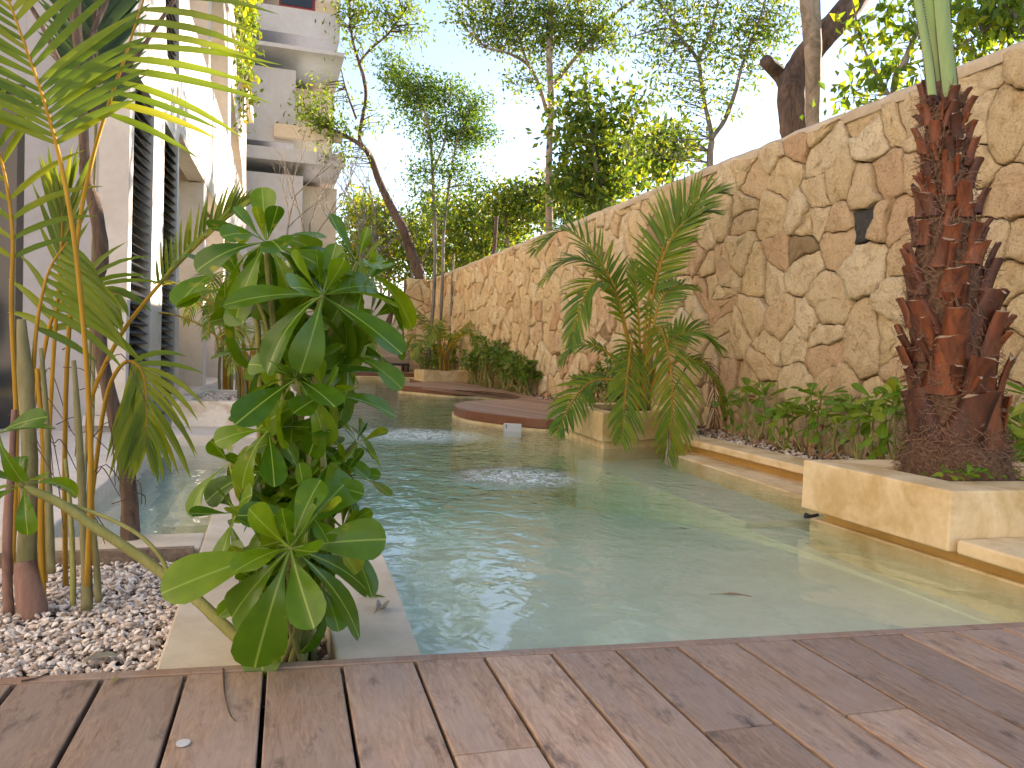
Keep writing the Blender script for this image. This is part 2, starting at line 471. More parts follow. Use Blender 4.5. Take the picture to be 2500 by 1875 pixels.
SHEATH = bark('reddish_palm_sheath', (0.14, 0.075, 0.06), (0.34, 0.20, 0.16), 14, 0.25, 0.3)
PETG = bark('pale_green_petiole', (0.20, 0.32, 0.13), (0.30, 0.42, 0.19), 8, 0.15, 0.05)
BOOT = bootmat()
BOOTEND = simple('cut_leaf_base_end', (0.36, 0.27, 0.18), 0.9, 0.3, 30)
FIBRE = simple('palm_fibre', (0.115, 0.062, 0.036), 0.95, 0.5, 45)
LEAF_SHRUB = leafmat('glossy_shrub_leaf', [(0, (0.045, 0.135, 0.008)), (0.55, (0.095, 0.215, 0.010)), (0.9, (0.15, 0.27, 0.012)), (1, (0.23, 0.30, 0.02))],
                     trans=0.34, rough=0.27, per_object=True, rib=(0.24, 0.37, 0.07))
LEAF_BED = leafmat('bed_shrub_leaf', [(0, (0.10, 0.23, 0.02)), (0.7, (0.19, 0.35, 0.03)), (1, (0.36, 0.42, 0.05))], trans=0.4, rough=0.38, per_object=True, rib=(0.3, 0.42, 0.12))
LEAF_HEDGE = leafmat('hedge_leaf', [(0, (0.06, 0.15, 0.02)), (0.7, (0.13, 0.26, 0.03)), (1, (0.26, 0.33, 0.05))], trans=0.4, rough=0.38)
LEAF_PALM = leafmat('palm_leaflet', [(0, (0.09, 0.19, 0.025)), (0.6, (0.17, 0.29, 0.03)), (1, (0.34, 0.36, 0.04))], trans=0.42, rough=0.38)
LEAF_NEAR = leafmat('near_palm_leaflet', [(0, (0.085, 0.17, 0.018)), (0.6, (0.16, 0.25, 0.022)), (1, (0.26, 0.31, 0.03))], trans=0.45, rough=0.36, per_object=True, tgain=1.25)
LEAF_DARK = leafmat('dark_palm_leaflet', [(0, (0.03, 0.075, 0.03)), (1, (0.07, 0.13, 0.04))], trans=0.3, rough=0.4)
LEAF_TREE = leafmat('tree_leaf', [(0, (0.04, 0.10, 0.018)), (0.6, (0.10, 0.19, 0.025)), (1, (0.26, 0.31, 0.03))], trans=0.45, rough=0.45)
LEAF_YEL = leafmat('yellowing_tree_leaf', [(0, (0.06, 0.14, 0.02)), (0.6, (0.15, 0.25, 0.025)), (0.9, (0.30, 0.34, 0.03)), (1, (0.50, 0.36, 0.03))], trans=0.5, rough=0.45)
LEAF_FEATH = leafmat('feathery_tree_leaf', [(0, (0.035, 0.11, 0.025)), (0.6, (0.08, 0.19, 0.03)), (1, (0.20, 0.30, 0.03))], trans=0.45, rough=0.5)
DRY = simple('dry_leaf', (0.26, 0.14, 0.07), 0.8, 0.4, 40)
DRYP = simple('dry_pale_leaf', (0.40, 0.33, 0.25), 0.8, 0.3, 40)
PINK = simple('red_petal', (0.6, 0.03, 0.02), 0.5, 0.2, 30)
def pebblemat():
    m, nt, nd, ln, bs = mat('white_pebble')
    a = N(nt, 'Attribute', attribute_name='rnd')
    r = ramp(nt, [(0, (0.30, 0.23, 0.18)), (0.2, (0.58, 0.48, 0.41)), (0.6, (0.78, 0.70, 0.62)), (1, (0.86, 0.81, 0.75))])
    ln.new(a.outputs['Fac'], r.inputs[0]); ln.new(r.outputs[0], bs.inputs['Base Color'])
    bs.inputs['Roughness'].default_value = 0.8
    return m
PEBBLE = pebblemat()

# ================================================================== the setting
def ground_sheet():
    b = MB()
    o = 900.0; x0, x1, y0, y1 = -9.0, 4.95, -4.0, 24.5
    xs = [-o, x0, x1, o]; ys = [-o, y0, y1, o]
    v = [(x, y, -0.06) for y in ys for x in xs]
    f = [(j*4+i, j*4+i+1, (j+1)*4+i+1, (j+1)*4+i) for j in range(3) for i in range(3) if not (i == 1 and j == 1)]
    b.add(v, f)
    tag(b.build('ground', GROUND), 'bare earth ground of the wood around the pool court', kind='structure')
ground_sheet()

def offset_poly(poly, d):
    """move each corner of a closed xy outline outwards by d (counter-clockwise outline)"""
    n = len(poly); out = []
    for i in range(n):
        a, b, c = Vector(poly[i-1]), Vector(poly[i]), Vector(poly[(i+1) % n])
        e1 = (b - a).normalized(); e2 = (c - b).normalized()
        n1 = Vector((e1.y, -e1.x)); n2 = Vector((e2.y, -e2.x))
        m = (n1 + n2)
        m = m.normalized() if m.length > 1e-6 else n1
        out.append(tuple(b + m * d / max(0.5, m.dot(n1))))
    return out

def clip_half(poly, nx, ny, c):
    """keep nx*x+ny*y<=c"""
    out = []
    for i in range(len(poly)):
        a, b = poly[i-1], poly[i]
        da, db = nx*a[0]+ny*a[1]-c, nx*b[0]+ny*b[1]-c
        if (da <= 0) != (db <= 0):
            t = da / (da - db)
            out.append((a[0]+(b[0]-a[0])*t, a[1]+(b[1]-a[1])*t))
        if db <= 0: out.append(b)
    return out

# ---- pool basin
b = MB()
b.box((0.40, 1.5, -1.7), (2.66, 2.70, -0.22)); b.box((2.66, 1.5, -1.7), (3.0, 3.85, -0.21))   # near shelf, then a slope into the deep part
prof_ = [(2.701, -0.222), (3.2, -0.235), (3.8, -0.265), (4.4, -0.32), (5.2, -0.42), (6.2, -0.58), (7.6, -0.749)]
b.add([(x, y, z) for y, z in prof_ for x in (0.40, 2.659)], [(2*i, 2*i+1, 2*i+3, 2*i+2) for i in range(6)])
b.box((2.66, 3.85, -1.7), (3.75, 6.4, -0.17))                      # right-hand bench
b.box((0.40, 7.5, -1.7), (2.66, 20.2, -0.75))                     # deep floor
b.box((2.66, 6.4, -1.7), (4.4, 20.2, -0.75))
tag(b.build('pool_floor', POOLM), 'pale stucco pool floor with shallow shelf and steps', kind='structure')
b = MB()
b.box((-0.82, 3.30, -0.6), (-0.20, 6.72, -0.28))
b.box((-0.50, 4.3, -0.28), (-0.21, 5.6, -0.2))
tag(b.build('shallow_pool_floor', POOLM), 'pale stucco floor of the small side pool', kind='structure')

# ---- left copings
b = MB()
b.prism([(-0.235, 1.80), (-0.02, 1.80), (-0.02, 2.95), (-0.235, 2.95)], -1.7, -0.02)
b.prism([(0.18, 1.80), (0.385, 1.80), (0.40, 2.1), (0.42, 2.5), (0.435, 2.95), (0.18, 2.95)], -1.7, -0.02)
b.prism([(-0.225, 2.95), (0.435, 2.95), (0.44, 6.70), (-0.22, 6.70)], -1.7, -0.02)
b.prism([(-2.4, 3.11), (-0.225, 3.11), (-0.225, 3.36), (-2.4, 3.36)], -1.7, -0.021)
o = tag(b.build('pool_coping', COPING), 'pale stucco coping strips around the narrow shrub bed', kind='structure')
bevel(o, 0.008)
b = MB()
b.prism([(-2.4, 3.075), (-0.245, 3.075), (-0.245, 3.108), (-2.4, 3.108)], -0.2, -0.012)
o = tag(b.build('timber_edging', bark('rough_edging', (0.12, 0.08, 0.06), (0.34, 0.26, 0.19), 20, 1, 0.6)),
        'rough brown timber edging along the back of the gravel bed', 'edging')
b = MB()
b.prism([(-0.80, 6.72), (0.44, 6.72), (0.44, 7.46), (-0.80, 7.46)], -1.7, 0.0)
b.prism([(-9, 3.37), (-0.80, 3.37), (-0.80, 24.4), (-9, 24.4)], -1.7, -0.002)
b.prism([(-0.80, 9.4), (0.44, 9.4), (0.44, 24.4), (-0.80, 24.4)], -1.7, -0.004)
o = tag(b.build('terrace', plaster('terrace_white', (0.74, 0.70, 0.64), (0.60, 0.55, 0.48), 1.6)), 'white stucco terrace at the foot of the building', kind='structure')
bevel(o, 0.008)

# raised planter on the left bank
pl = empty('raised_planter', (-0.2, 7.5, 0), 'low white weathered planter with pebbles beside the side pool', 'planter')
def planter_ring(poly, rim, z0, z1, m, parent, name='body'):
    A = sum(poly[i-1][0]*poly[i][1]-poly[i][0]*poly[i-1][1] for i in range(len(poly)))
    if A < 0: poly = poly[::-1]
    inn = offset_poly(poly, -rim)
    n = len(poly)
    b = MB()
    v = [(*p, z0) for p in poly] + [(*p, z1) for p in poly] + [(*p, z1) for p in inn] + [(*p, z1 - 0.16) for p in inn]
    f = []
    for i in range(n):
        j = (i + 1) % n
        f += [(i, j, n+j, n+i), (n+i, n+j, 2*n+j, 2*n+i), (2*n+i, 2*n+j, 3*n+j, 3*n+i)]
    f += [tuple(range(n))[::-1], tuple(range(3*n, 4*n))]
    b.add(v, f)
    o = b.build(name, m, parent)
    bevel(o, 0.009, 3)
    return inn
STAINW = plaster('stained_white_stucco', (0.74, 0.70, 0.63), (0.50, 0.38, 0.24), 2.4, lo=0.36, hi=0.5)
inn_left = planter_ring([(-0.80, 7.462), (0.40, 7.462), (0.40, 9.38), (-0.80, 9.38)], 0.14, -0.3, 0.225, STAINW, pl)

# ---- pebbles
ICO = None
def ico():
    global ICO
    if ICO is None:
        t = (1 + 5 ** 0.5) / 2
        v = np.array([(-1,t,0),(1,t,0),(-1,-t,0),(1,-t,0),(0,-1,t),(0,1,t),(0,-1,-t),(0,1,-t),(t,0,-1),(t,0,1),(-t,0,-1),(-t,0,1)], float)
        v /= np.linalg.norm(v[0])
        f = np.array([(0,11,5),(0,5,1),(0,1,7),(0,7,10),(0,10,11),(1,5,9),(5,11,4),(11,10,2),(10,7,6),(7,1,8),(3,9,4),(3,4,2),(3,2,6),(3,6,8),(3,8,9),(4,9,5),(2,4,11),(6,2,10),(8,6,7),(9,8,1)])
        ICO = (v, f)
    return ICO

def pebbles(name, n, xr, yr, z, s0, s1, label, layers=0.02, inside=None, tint=(0, 1)):
    v0, f0 = ico()
    P = np.stack([rng.uniform(*xr, n), rng.uniform(*yr, n), z + rng.uniform(-layers, layers * 0.5, n)], 1)
    if inside: P = P[[inside(p) for p in P]]
    n = len(P)
    s = rng.uniform(s0, s1, (n, 1, 1)) * rng.uniform(0.6, 1.25, (n, 1, 3)) * np.array([1, 1, 0.68])
    vv = v0[None] * (1 + rng.normal(0, 0.16, (n, 12, 1))) * s
    a = rng.uniform(0, 6.28, n); ca, sa = np.cos(a), np.sin(a)
    tx = rng.normal(0, 0.35, n)
    x = vv[..., 0]*ca[:, None] - vv[..., 1]*sa[:, None]; y = vv[..., 0]*sa[:, None] + vv[..., 1]*ca[:, None]
    zz = vv[..., 2] + x * tx[:, None]
    V = np.stack([x, y, zz], 2) + P[:, None]
    Fc = (f0[None] + (np.arange(n) * 12)[:, None, None]).reshape(-1, 3)
    me = bpy.data.meshes.new(name)
    me.from_pydata(V.reshape(-1, 3).tolist(), [], Fc.tolist())
    at = me.attributes.new('rnd', 'FLOAT', 'POINT')
    at.data.foreach_set('value', np.repeat(rng.uniform(*tint, n) , 12).astype(np.float32))
    me.materials.append(PEBBLE)
    return tag(obj(name, me), label, kind='stuff')

b = MB(); b.prism([(-2.4, 1.6), (-0.236, 1.6), (-0.236, 3.074), (-2.4, 3.074)], -0.4, -0.085)
b.prism([(-0.018, 1.6), (0.178, 1.6), (0.178, 2.948), (-0.018, 2.948)], -0.4, -0.10)
tag(b.build('soil', SOIL), 'dark soil under the gravel of the planting beds', kind='structure')
pebbles('gravel', 9500, (-1.05, -0.24), (1.86, 3.07), -0.062, 0.0045, 0.0115, 'white crushed gravel of the bed around the clumping palm', 0.022)
pebbles('gravel', 700, (-0.015, 0.175), (1.86, 2.9), -0.085, 0.006, 0.013, 'brownish gravel in the narrow shrub bed', 0.018, tint=(0, 0.6))
pebbles('gravel', 1500, (inn_left[0][0] - 0.01, 0.28), (7.58, 9.28), 0.185, 0.012, 0.026, 'white gravel inside the raised white planter', 0.02)

# ---- right-hand edge of the pool: overflow channel, slab, bed
b = MB()
b.prism([(2.62, 1.2), (3.05, 1.2), (3.05, 2.42), (2.66, 2.42)], 0.012, 0.07)
b.prism([(3.40, 3.352), (3.74, 3.352), (3.78, 6.5), (3.50, 6.18)], 0.012, 0.07)
o = tag(b.build('pool_coping', CHUKUM), 'cream coping slab overhanging the overflow channel', kind='structure'); bevel(o, 0.012, 3)
b = MB()
b.prism([(2.785, 1.2), (3.9, 1.2), (3.9, 3.345), (2.785, 3.345)], -1.7, 0.010)
b.prism([(3.50, 3.347), (3.70, 3.347), (3.70, 6.3), (3.60, 6.3)], -1.7, 0.010)
tag(b.build('channel_wall', OCHRE), 'wet ochre stained back wall of the overflow channel', kind='structure')
b = MB()
b.prism([(2.745, 1.2), (2.783, 1.2), (2.783, 3.41), (2.745, 3.41)], -1.7, -0.052)
b.prism([(3.10, 3.40), (3.498, 3.412), (3.59, 6.1), (3.31, 5.95)], -1.7, -0.054)
o = tag(b.build('channel_ledge', CHUKUM), 'cream ledge of the overflow channel at water level', kind='structure'); bevel(o, 0.01)

b = MB()
b.prism([(3.051, 1.2), (4.56, 1.2), (4.56, 2.36), (3.051, 2.42)], -1.7, 0.028)
b.prism([(3.742, 3.35), (4.56, 3.30), (4.56, 20.2), (4.15, 20.2), (4.15, 9), (3.785, 7.7), (3.785, 6.5)], -1.7, 0.028)
tag(b.build('planting_bed', SOIL), 'dark soil of the planting bed along the stone wall', kind='structure')
pebbles('gravel', 4200, (3.76, 4.46), (3.5, 16.5), 0.036, 0.008, 0.022, 'pale gravel littered over the bed along the stone wall', 0.012, inside=lambda p: p[0] > 3.78 + max(0, (p[1]-8)*0.06), tint=(0.1, 0.8))
pebbles('gravel', 500, (3.08, 4.3), (1.5, 2.38), 0.036, 0.008, 0.018, 'pale gravel beside the planter with the thick palm', 0.01, tint=(0.1, 0.8))

p1 = empty('corner_planter', (3.2, 2.9, 0), 'cream stucco planter holding the thick fibrous palm trunk', 'planter')
inn1 = planter_ring([(2.64, 2.44), (3.95, 2.37), (3.95, 3.30), (2.64, 3.35)], 0.235, 0.0135, 0.262, CHUKUM, p1)
b = MB(); b.prism(offset_poly(inn1[::-1] if sum(inn1[i-1][0]*inn1[i][1]-inn1[i][0]*inn1[i-1][1] for i in range(4)) < 0 else inn1, -0.004), 0.12, 0.20)
b.build('soil_fill', SOIL, p1)
p2 = empty('angled_planter', (3.3, 7, 0), 'angular cream stucco planter under the arching areca palm', 'planter')
inn2 = planter_ring([(2.79, 6.20), (3.95, 6.57), (4.02, 7.8), (2.90, 7.45)], 0.16, 0.0125, 0.265, CHUKUM, p2)
b = MB(); b.prism(offset_poly(inn2, -0.004), 0.13, 0.21); b.build('soil_fill', SOIL, p2)
b = MB(); b.prism(offset_poly([(2.79, 6.20), (3.95, 6.57), (4.02, 7.8), (2.90, 7.45)], -0.045), -1.7, 0.0115)
b.build('plinth', CHUKUM, p2)
p3 = empty('square_planter', (3.9, 17.2, 0), 'small square cream planter standing on the curved deck', 'planter')
inn3 = planter_ring([(3.26, 16.85), (4.45, 17.15), (4.45, 18.2), (3.26, 17.95)], 0.14, 0.05, 0.31, CHUKUM, p3)
b = MB(); b.prism(offset_poly(inn3, -0.004), 0.17, 0.25); b.build('soil_fill', SOIL, p3)

# ---- near deck, board by board
EA, EB = Vector((-0.543, 1.929)), Vector((2.193, 1.740))
esl = (EB.y - EA.y) / (EB.x - EA.x)
def edge_y(x): return EA.y + esl * (x - EA.x)
deck = empty('wooden_deck', (0.8, 0.5, 0), 'weathered brown hardwood deck of wide boards', kind='structure')
ang = R(1.35)
for j in range(-9, 17):
    xe = -0.501 + 0.1715 * j                                         # left seam of the board where it meets the edge
    w = 0.1715 - random.uniform(0.004, 0.008)
    y0 = edge_y(xe) - 0.036
    Mt = Matrix.Translation((xe, y0, 0)) @ Matrix.Rotation(-ang, 4, 'Z')
    dz = random.uniform(-0.0012, 0.0012)
    cuts = [0.0]
    if j in (5, 8, 10, 13, 15): cuts.append({5: -0.47, 8: -0.46, 10: -0.44, 13: -0.41, 15: -0.40}[j] + 0.02)
    elif j % 3 == 0: cuts.append(-1.1)
    cuts.append(-3.6)
    for k in range(len(cuts) - 1):
        a, c = cuts[k] - (0.004 if k else 0), cuts[k+1]
        s = esl * w if k == 0 else 0
        s2 = 0
        bb = MB()
        v = [(0.003, c, -0.03), (w, c + s2, -0.03), (w, a + s, -0.03), (0.003, a, -0.03), (0.003, c, dz), (w, c + s2, dz), (w, a + s, dz), (0.003, a, dz)]
        bb.add(v, [(0,3,2,1),(4,5,6,7),(0,1,5,4),(1,2,6,5),(2,3,7,6),(3,0,4,7)])
        o = obj('plank', bb.mesh('plank', DECK), deck, Mt)
        bevel(o, 0.003, 2)
b = MB()
L = (EB - EA).normalized(); nn = Vector((L.y, -L.x))
def edge_strip(name, d0, d1, z0, z1, m, xa, xb, parent=None):
    a = EA + L * (xa - EA.x); c = EA + L * (xb - EA.x)
    bb = MB()
    bb.prism([tuple(a + nn * d0), tuple(c + nn * d0), tuple(c + nn * d1), tuple(a + nn * d1)], z0, z1)
    return bb.build(name, m, parent)
bevel(edge_strip('edge_board', 0.0, 0.033, -0.12, 0.001, woodmat('edge_board_wood', (0.16, 0.09, 0.06), (0.30, 0.19, 0.13), (0.08, 0.05, 0.04), grey=(0.3, 0.24, 0.2)), -2.3, 3.4, deck), 0.003)
b = MB(); b.box((-2.4, -3.5, -0.4), (3.5, 1.63, -0.06)); b.build('joist_bed', SOIL, deck)
o = edge_strip('pool_lip', -0.028, -0.001, -0.9, -0.026, COPING, 0.405, 3.0)
tag(o, 'thin pale stucco lip between deck and water', kind='structure')

# ---- curved deck on the far right bank
def c6(x, y): return (850 + x / 3.687, 850 + y / 3.687)
LOB = [(1920,640),(1650,630),(1300,590),(1080,560),(985,530),(968,510),(985,495),(1050,480),(1180,470),(1330,465),(1480,460),(1560,440),(1450,410),(1200,385),(900,372),(600,345),(480,335),(470,322),(520,312),(680,306)]
lob = [atz(*c6(*p), 0.07) for p in LOB]
lob = spline(lob, 70)
lob = [(p.x, p.y) for p in lob] + [(3.3, 18.6), (4.5, 18.8), (4.5, 17.0), (4.2, 13.4), (4.08, 11.4), (4.05, 8.0), (4.0, 7.82), (3.0, 7.5)]
lob = lob[::-1] if sum(lob[i-1][0]*lob[i][1]-lob[i][0]*lob[i-1][1] for i in range(len(lob))) < 0 else lob
d2 = empty('curved_deck', (3.4, 12, 0), 'curved reddish hardwood deck lobes over the water', kind='structure')
dd = (atz(*c6(1730, 600), 0.07) - atz(*c6(1200, 520), 0.07)); dd = Vector((dd.x, dd.y)).normalized()
nrm = Vector((-dd.y, dd.x))
cs = [nrm.x*p[0]+nrm.y*p[1] for p in lob]
k = min(cs)
while k < max(cs):
    pp = clip_half(clip_half(lob, nrm.x, nrm.y, k + 0.166), -nrm.x, -nrm.y, -k)
    if len(pp) > 2:
        c0 = (sum(p[0] for p in pp) / len(pp), sum(p[1] for p in pp) / len(pp))
        rotm = Matrix.Rotation(math.atan2(-dd.x, dd.y), 4, 'Z')
        Mt = Matrix.Translation((c0[0], c0[1], 0)) @ rotm
        inv = Mt.inverted()
        loc = [inv @ Vector((p[0], p[1], 0)) for p in pp]
        bb = MB(); bb.prism([(p.x, p.y) for p in loc], 0.035, 0.07 + random.uniform(-0.001, 0.001))
        obj('plank', bb.mesh('plank', DECK2), d2, Mt)
    k += 0.172
fo = offset_poly(lob, 0.022)
n = len(lob); bb = MB()
v = [(*p, -0.028) for p in lob] + [(*p, 0.066) for p in lob] + [(*p, -0.028) for p in fo] + [(*p, 0.066) for p in fo]
f = []
for i in range(n):
    j = (i + 1) % n
    f += [(2*n+i, 2*n+j, 3*n+j, 3*n+i), (n+i, 3*n+i, 3*n+j, n+j), (i, j, 2*n+j, 2*n+i)]
bb.add(v, f); bb.build('fascia', FASCIA, d2)
bb = MB(); bb.prism(offset_poly(lob, 0.045), -1.7, -0.036); bb.build('stucco_base', CHUKUM, d2)
bb = MB(); bb.prism(offset_poly(lob, -0.02), -0.0355, 0.034); bb.build('joist_bed', SOIL, d2)
sk = empty('skimmer', atz(1251, 1050, -0.05), 'grey white pool skimmer cover under the near deck lobe', 'skimmer')
a, c = atz(1229, 1050, -0.055), atz(1272, 1052, -0.055)
tv = (c - a).normalized(); nv = Vector((tv.y, -tv.x, 0)); a2 = a + nv * 0.03; c2 = c + nv * 0.03
a2.y -= .02; c2.y -= .02
bb = MB(); bb.prism([(a.x, a.y), (c.x, c.y), (c2.x, c2.y), (a2.x, a2.y)], -0.12, 0.02); bevel(bb.build('cover', PLASTIC, sk), 0.006)
q = (a2 + c2) / 2
bb = MB(); bb.prism([tuple((a2 + (c2 - a2) * .12)[:2]), tuple((a2 + (c2 - a2) * .16)[:2]), tuple((a2 + (c2 - a2) * .16 + nv * .004)[:2]), tuple((a2 + (c2 - a2) * .12 + nv * .004)[:2])], -0.03, 0.01); bb.build('slot', BLACKP, sk)

# ---- far end: deck, wall
fd = empty('far_deck', (2.5, 21.8, 0), 'narrow hardwood deck at the far end of the pool', kind='structure')
for i in range(8):
    bb = MB(); bb.box((-2.0, 0, 0), (2.0, 0.33, 0.04))
    obj('plank', bb.mesh('plank', DECK2), fd, Matrix.Translation((2.45, 20.62 + i * 0.345, 0.10)))
bb = MB(); bb.box((0.445, 20.62, -0.1), (4.45, 23.4, 0.0985)); bb.build('joist_bed', SOIL, fd)
bb = MB(); bb.box((0.445, 20.585, 0.0), (4.45, 20.615, 0.135)); bb.build('fascia', FASCIA, fd)
bb = MB(); bb.box((0.445, 20.21, -1.7), (4.4, 20.58, 0.03)); o = tag(bb.build('pool_coping', CHUKUM), 'cream step at the far end of the pool', kind='structure'); bevel(o, 0.01)
fwl = MB(); fwl.box((-0.4, 23.42, 0.0), (4.35, 23.65, 2.35)); tag(fwl.build('garden_wall', WHITE), 'plain white rendered wall behind the far deck', 'wall')

# ---- water
jets = [(atz(1015, 1062, -0.06).x, atz(1015, 1062, -0.06).y, 0.85), (atz(1265, 1165, -0.06).x, atz(1265, 1165, -0.06).y, 0.55)]
WATER = watermat('pool_water', jets, 0.7, 1.0, 0.10)
WATER2 = watermat('side_pool_water', [], 0.5, 0.6, 0.06)
def water_body(name, x0, x1, y0, y1, z, m, label):
    b = MB(); b.box((x0, y0, -1.65), (x1, y1, z))
    return tag(b.build(name, m), label, kind='structure')
water_body('pool_water', 0.39, 4.2, 1.70, 20.3, -0.06, WATER, 'green tinted rippling water of the long pool')
b = MB(); b.box((-0.81, 3.34, -0.55), (-0.21, 6.73, -0.085)); tag(b.build('side_pool_water', WATER2), 'still shallow water of the small side pool', kind='structure')

# ================================================================== stone wall
def cells(w, h, pts, margin=0.0):
    out = []
    P = np.array(pts)
    for i, p in enumerate(pts):
        poly = [(0, 0), (w, 0), (w, h), (0, h)]
        d = ((P - P[i]) ** 2).sum(1)
        for j in np.argsort(d)[1:26]:
            q = pts[j]
            nx, ny = q[0]-p[0], q[1]-p[1]
            poly = clip_half(poly, nx, ny, (q[0]**2+q[1]**2-p[0]**2-p[1]**2)/2)
            if len(poly) < 3: break
        if len(poly) >= 3: out.append(poly)
    return out

def hashn(x, y, s):
    return math.sin(x * 12.9898 * s + y * 78.233 * s + s * 3.1) * 0.5 + math.sin(x * 39.3 * s - y * 11.1 * s) * 0.3 + math.sin(x*7.3*s + y*5.1*s) * 0.4

def warp(q):
    x, y = q
    return Vector((x + 0.018 * math.sin(7.1 * y + 3.3 * x + 1.0) + 0.012 * math.sin(17.0 * y - 11.0 * x) + 0.008 * math.sin(47 * y + 23 * x),
                   y + 0.018 * math.sin(6.3 * x - 2.9 * y + 2.0) + 0.012 * math.sin(15.0 * x + 13.0 * y) + 0.008 * math.sin(43 * x - 29 * y)))

def stone_mesh(poly, O, U, V, Nn, rnd):
    """one rough block: chipped outline, worn shoulder, uneven face"""
    n = len(poly)
    c = Vector((sum(p[0] for p in poly)/n, sum(p[1] for p in poly)/n))
    gap = random.uniform(0.0005, 0.005)
    pts = []
    for i in range(n):
        a, b2 = Vector(poly[i]), Vector(poly[(i+1) % n])
        L_ = (b2 - a).length
        if L_ < 0.012: continue
        k = max(1, int(L_ / 0.045))
        for t in range(k):
            q = a.lerp(b2, t / k)
            if t == 0 and L_ > 0.05:                                # knocked-off corners
                q = q.lerp(c, random.uniform(0.0, 0.03))
            pts.append(q)
    if len(pts) < 4: return None
    pts = [warp(q) for q in pts]; c = warp(c)
    out = []
    for q in pts:
        d = (c - q); dl = max(d.length, 1e-4)
        out.append(q + d / dl * (gap + 0.003 * (1 + hashn(q.x, q.y, 3.1)) ))
    n = len(out)
    hgt = random.uniform(0.035, 0.095)
    tx, ty = random.uniform(-0.13, 0.13), random.uniform(-0.13, 0.13)
    sz = max((q - c).length for q in out)
    def p3(q, d):
        return O + U * q.x + V * q.y + Nn * d
    vs = []; fs = []
    rings = [(0.0, -0.05, 0), (0.0, 0.72, 0.5), (min(0.008/sz, 0.2), 0.92, 0.8), (0.30, 1.0, 1.0), (0.66, 1.0, 1.3)]
    for (ins, hh, nz) in rings:
        for q in out:
            qq = q.lerp(c, ins)
            d = hgt * hh + nz * (tx * (qq.x - c.x) + ty * (qq.y - c.y) + 0.008 * hashn(qq.x, qq.y, 6.3) + random.uniform(-0.007, 0.007))
            vs.append(p3(qq, d))
    vs.append(p3(c, hgt * 1.02 + random.uniform(-0.008, 0.01)))
    for r_ in range(4):
        for i in range(n):
            j = (i + 1) % n
            fs.append((r_*n+i, r_*n+j, (r_+1)*n+j, (r_+1)*n+i))
    for i in range(n):
        fs.append((4*n+i, 4*n+(i+1) % n, 5*n))
    return vs, fs

def scr(p):
    d = Vector(p) - Vector((0, 0, H)); z = d.dot(fw)
    return CX + F * d.dot(rt) / z, CY - F * d.dot(up) / z

def rough_shade(o):
    n = (len(o.data.vertices) - 1) // 5
    o.data.polygons.foreach_set('use_smooth', [i >= n for i in range(len(o.data.polygons))])
    return o

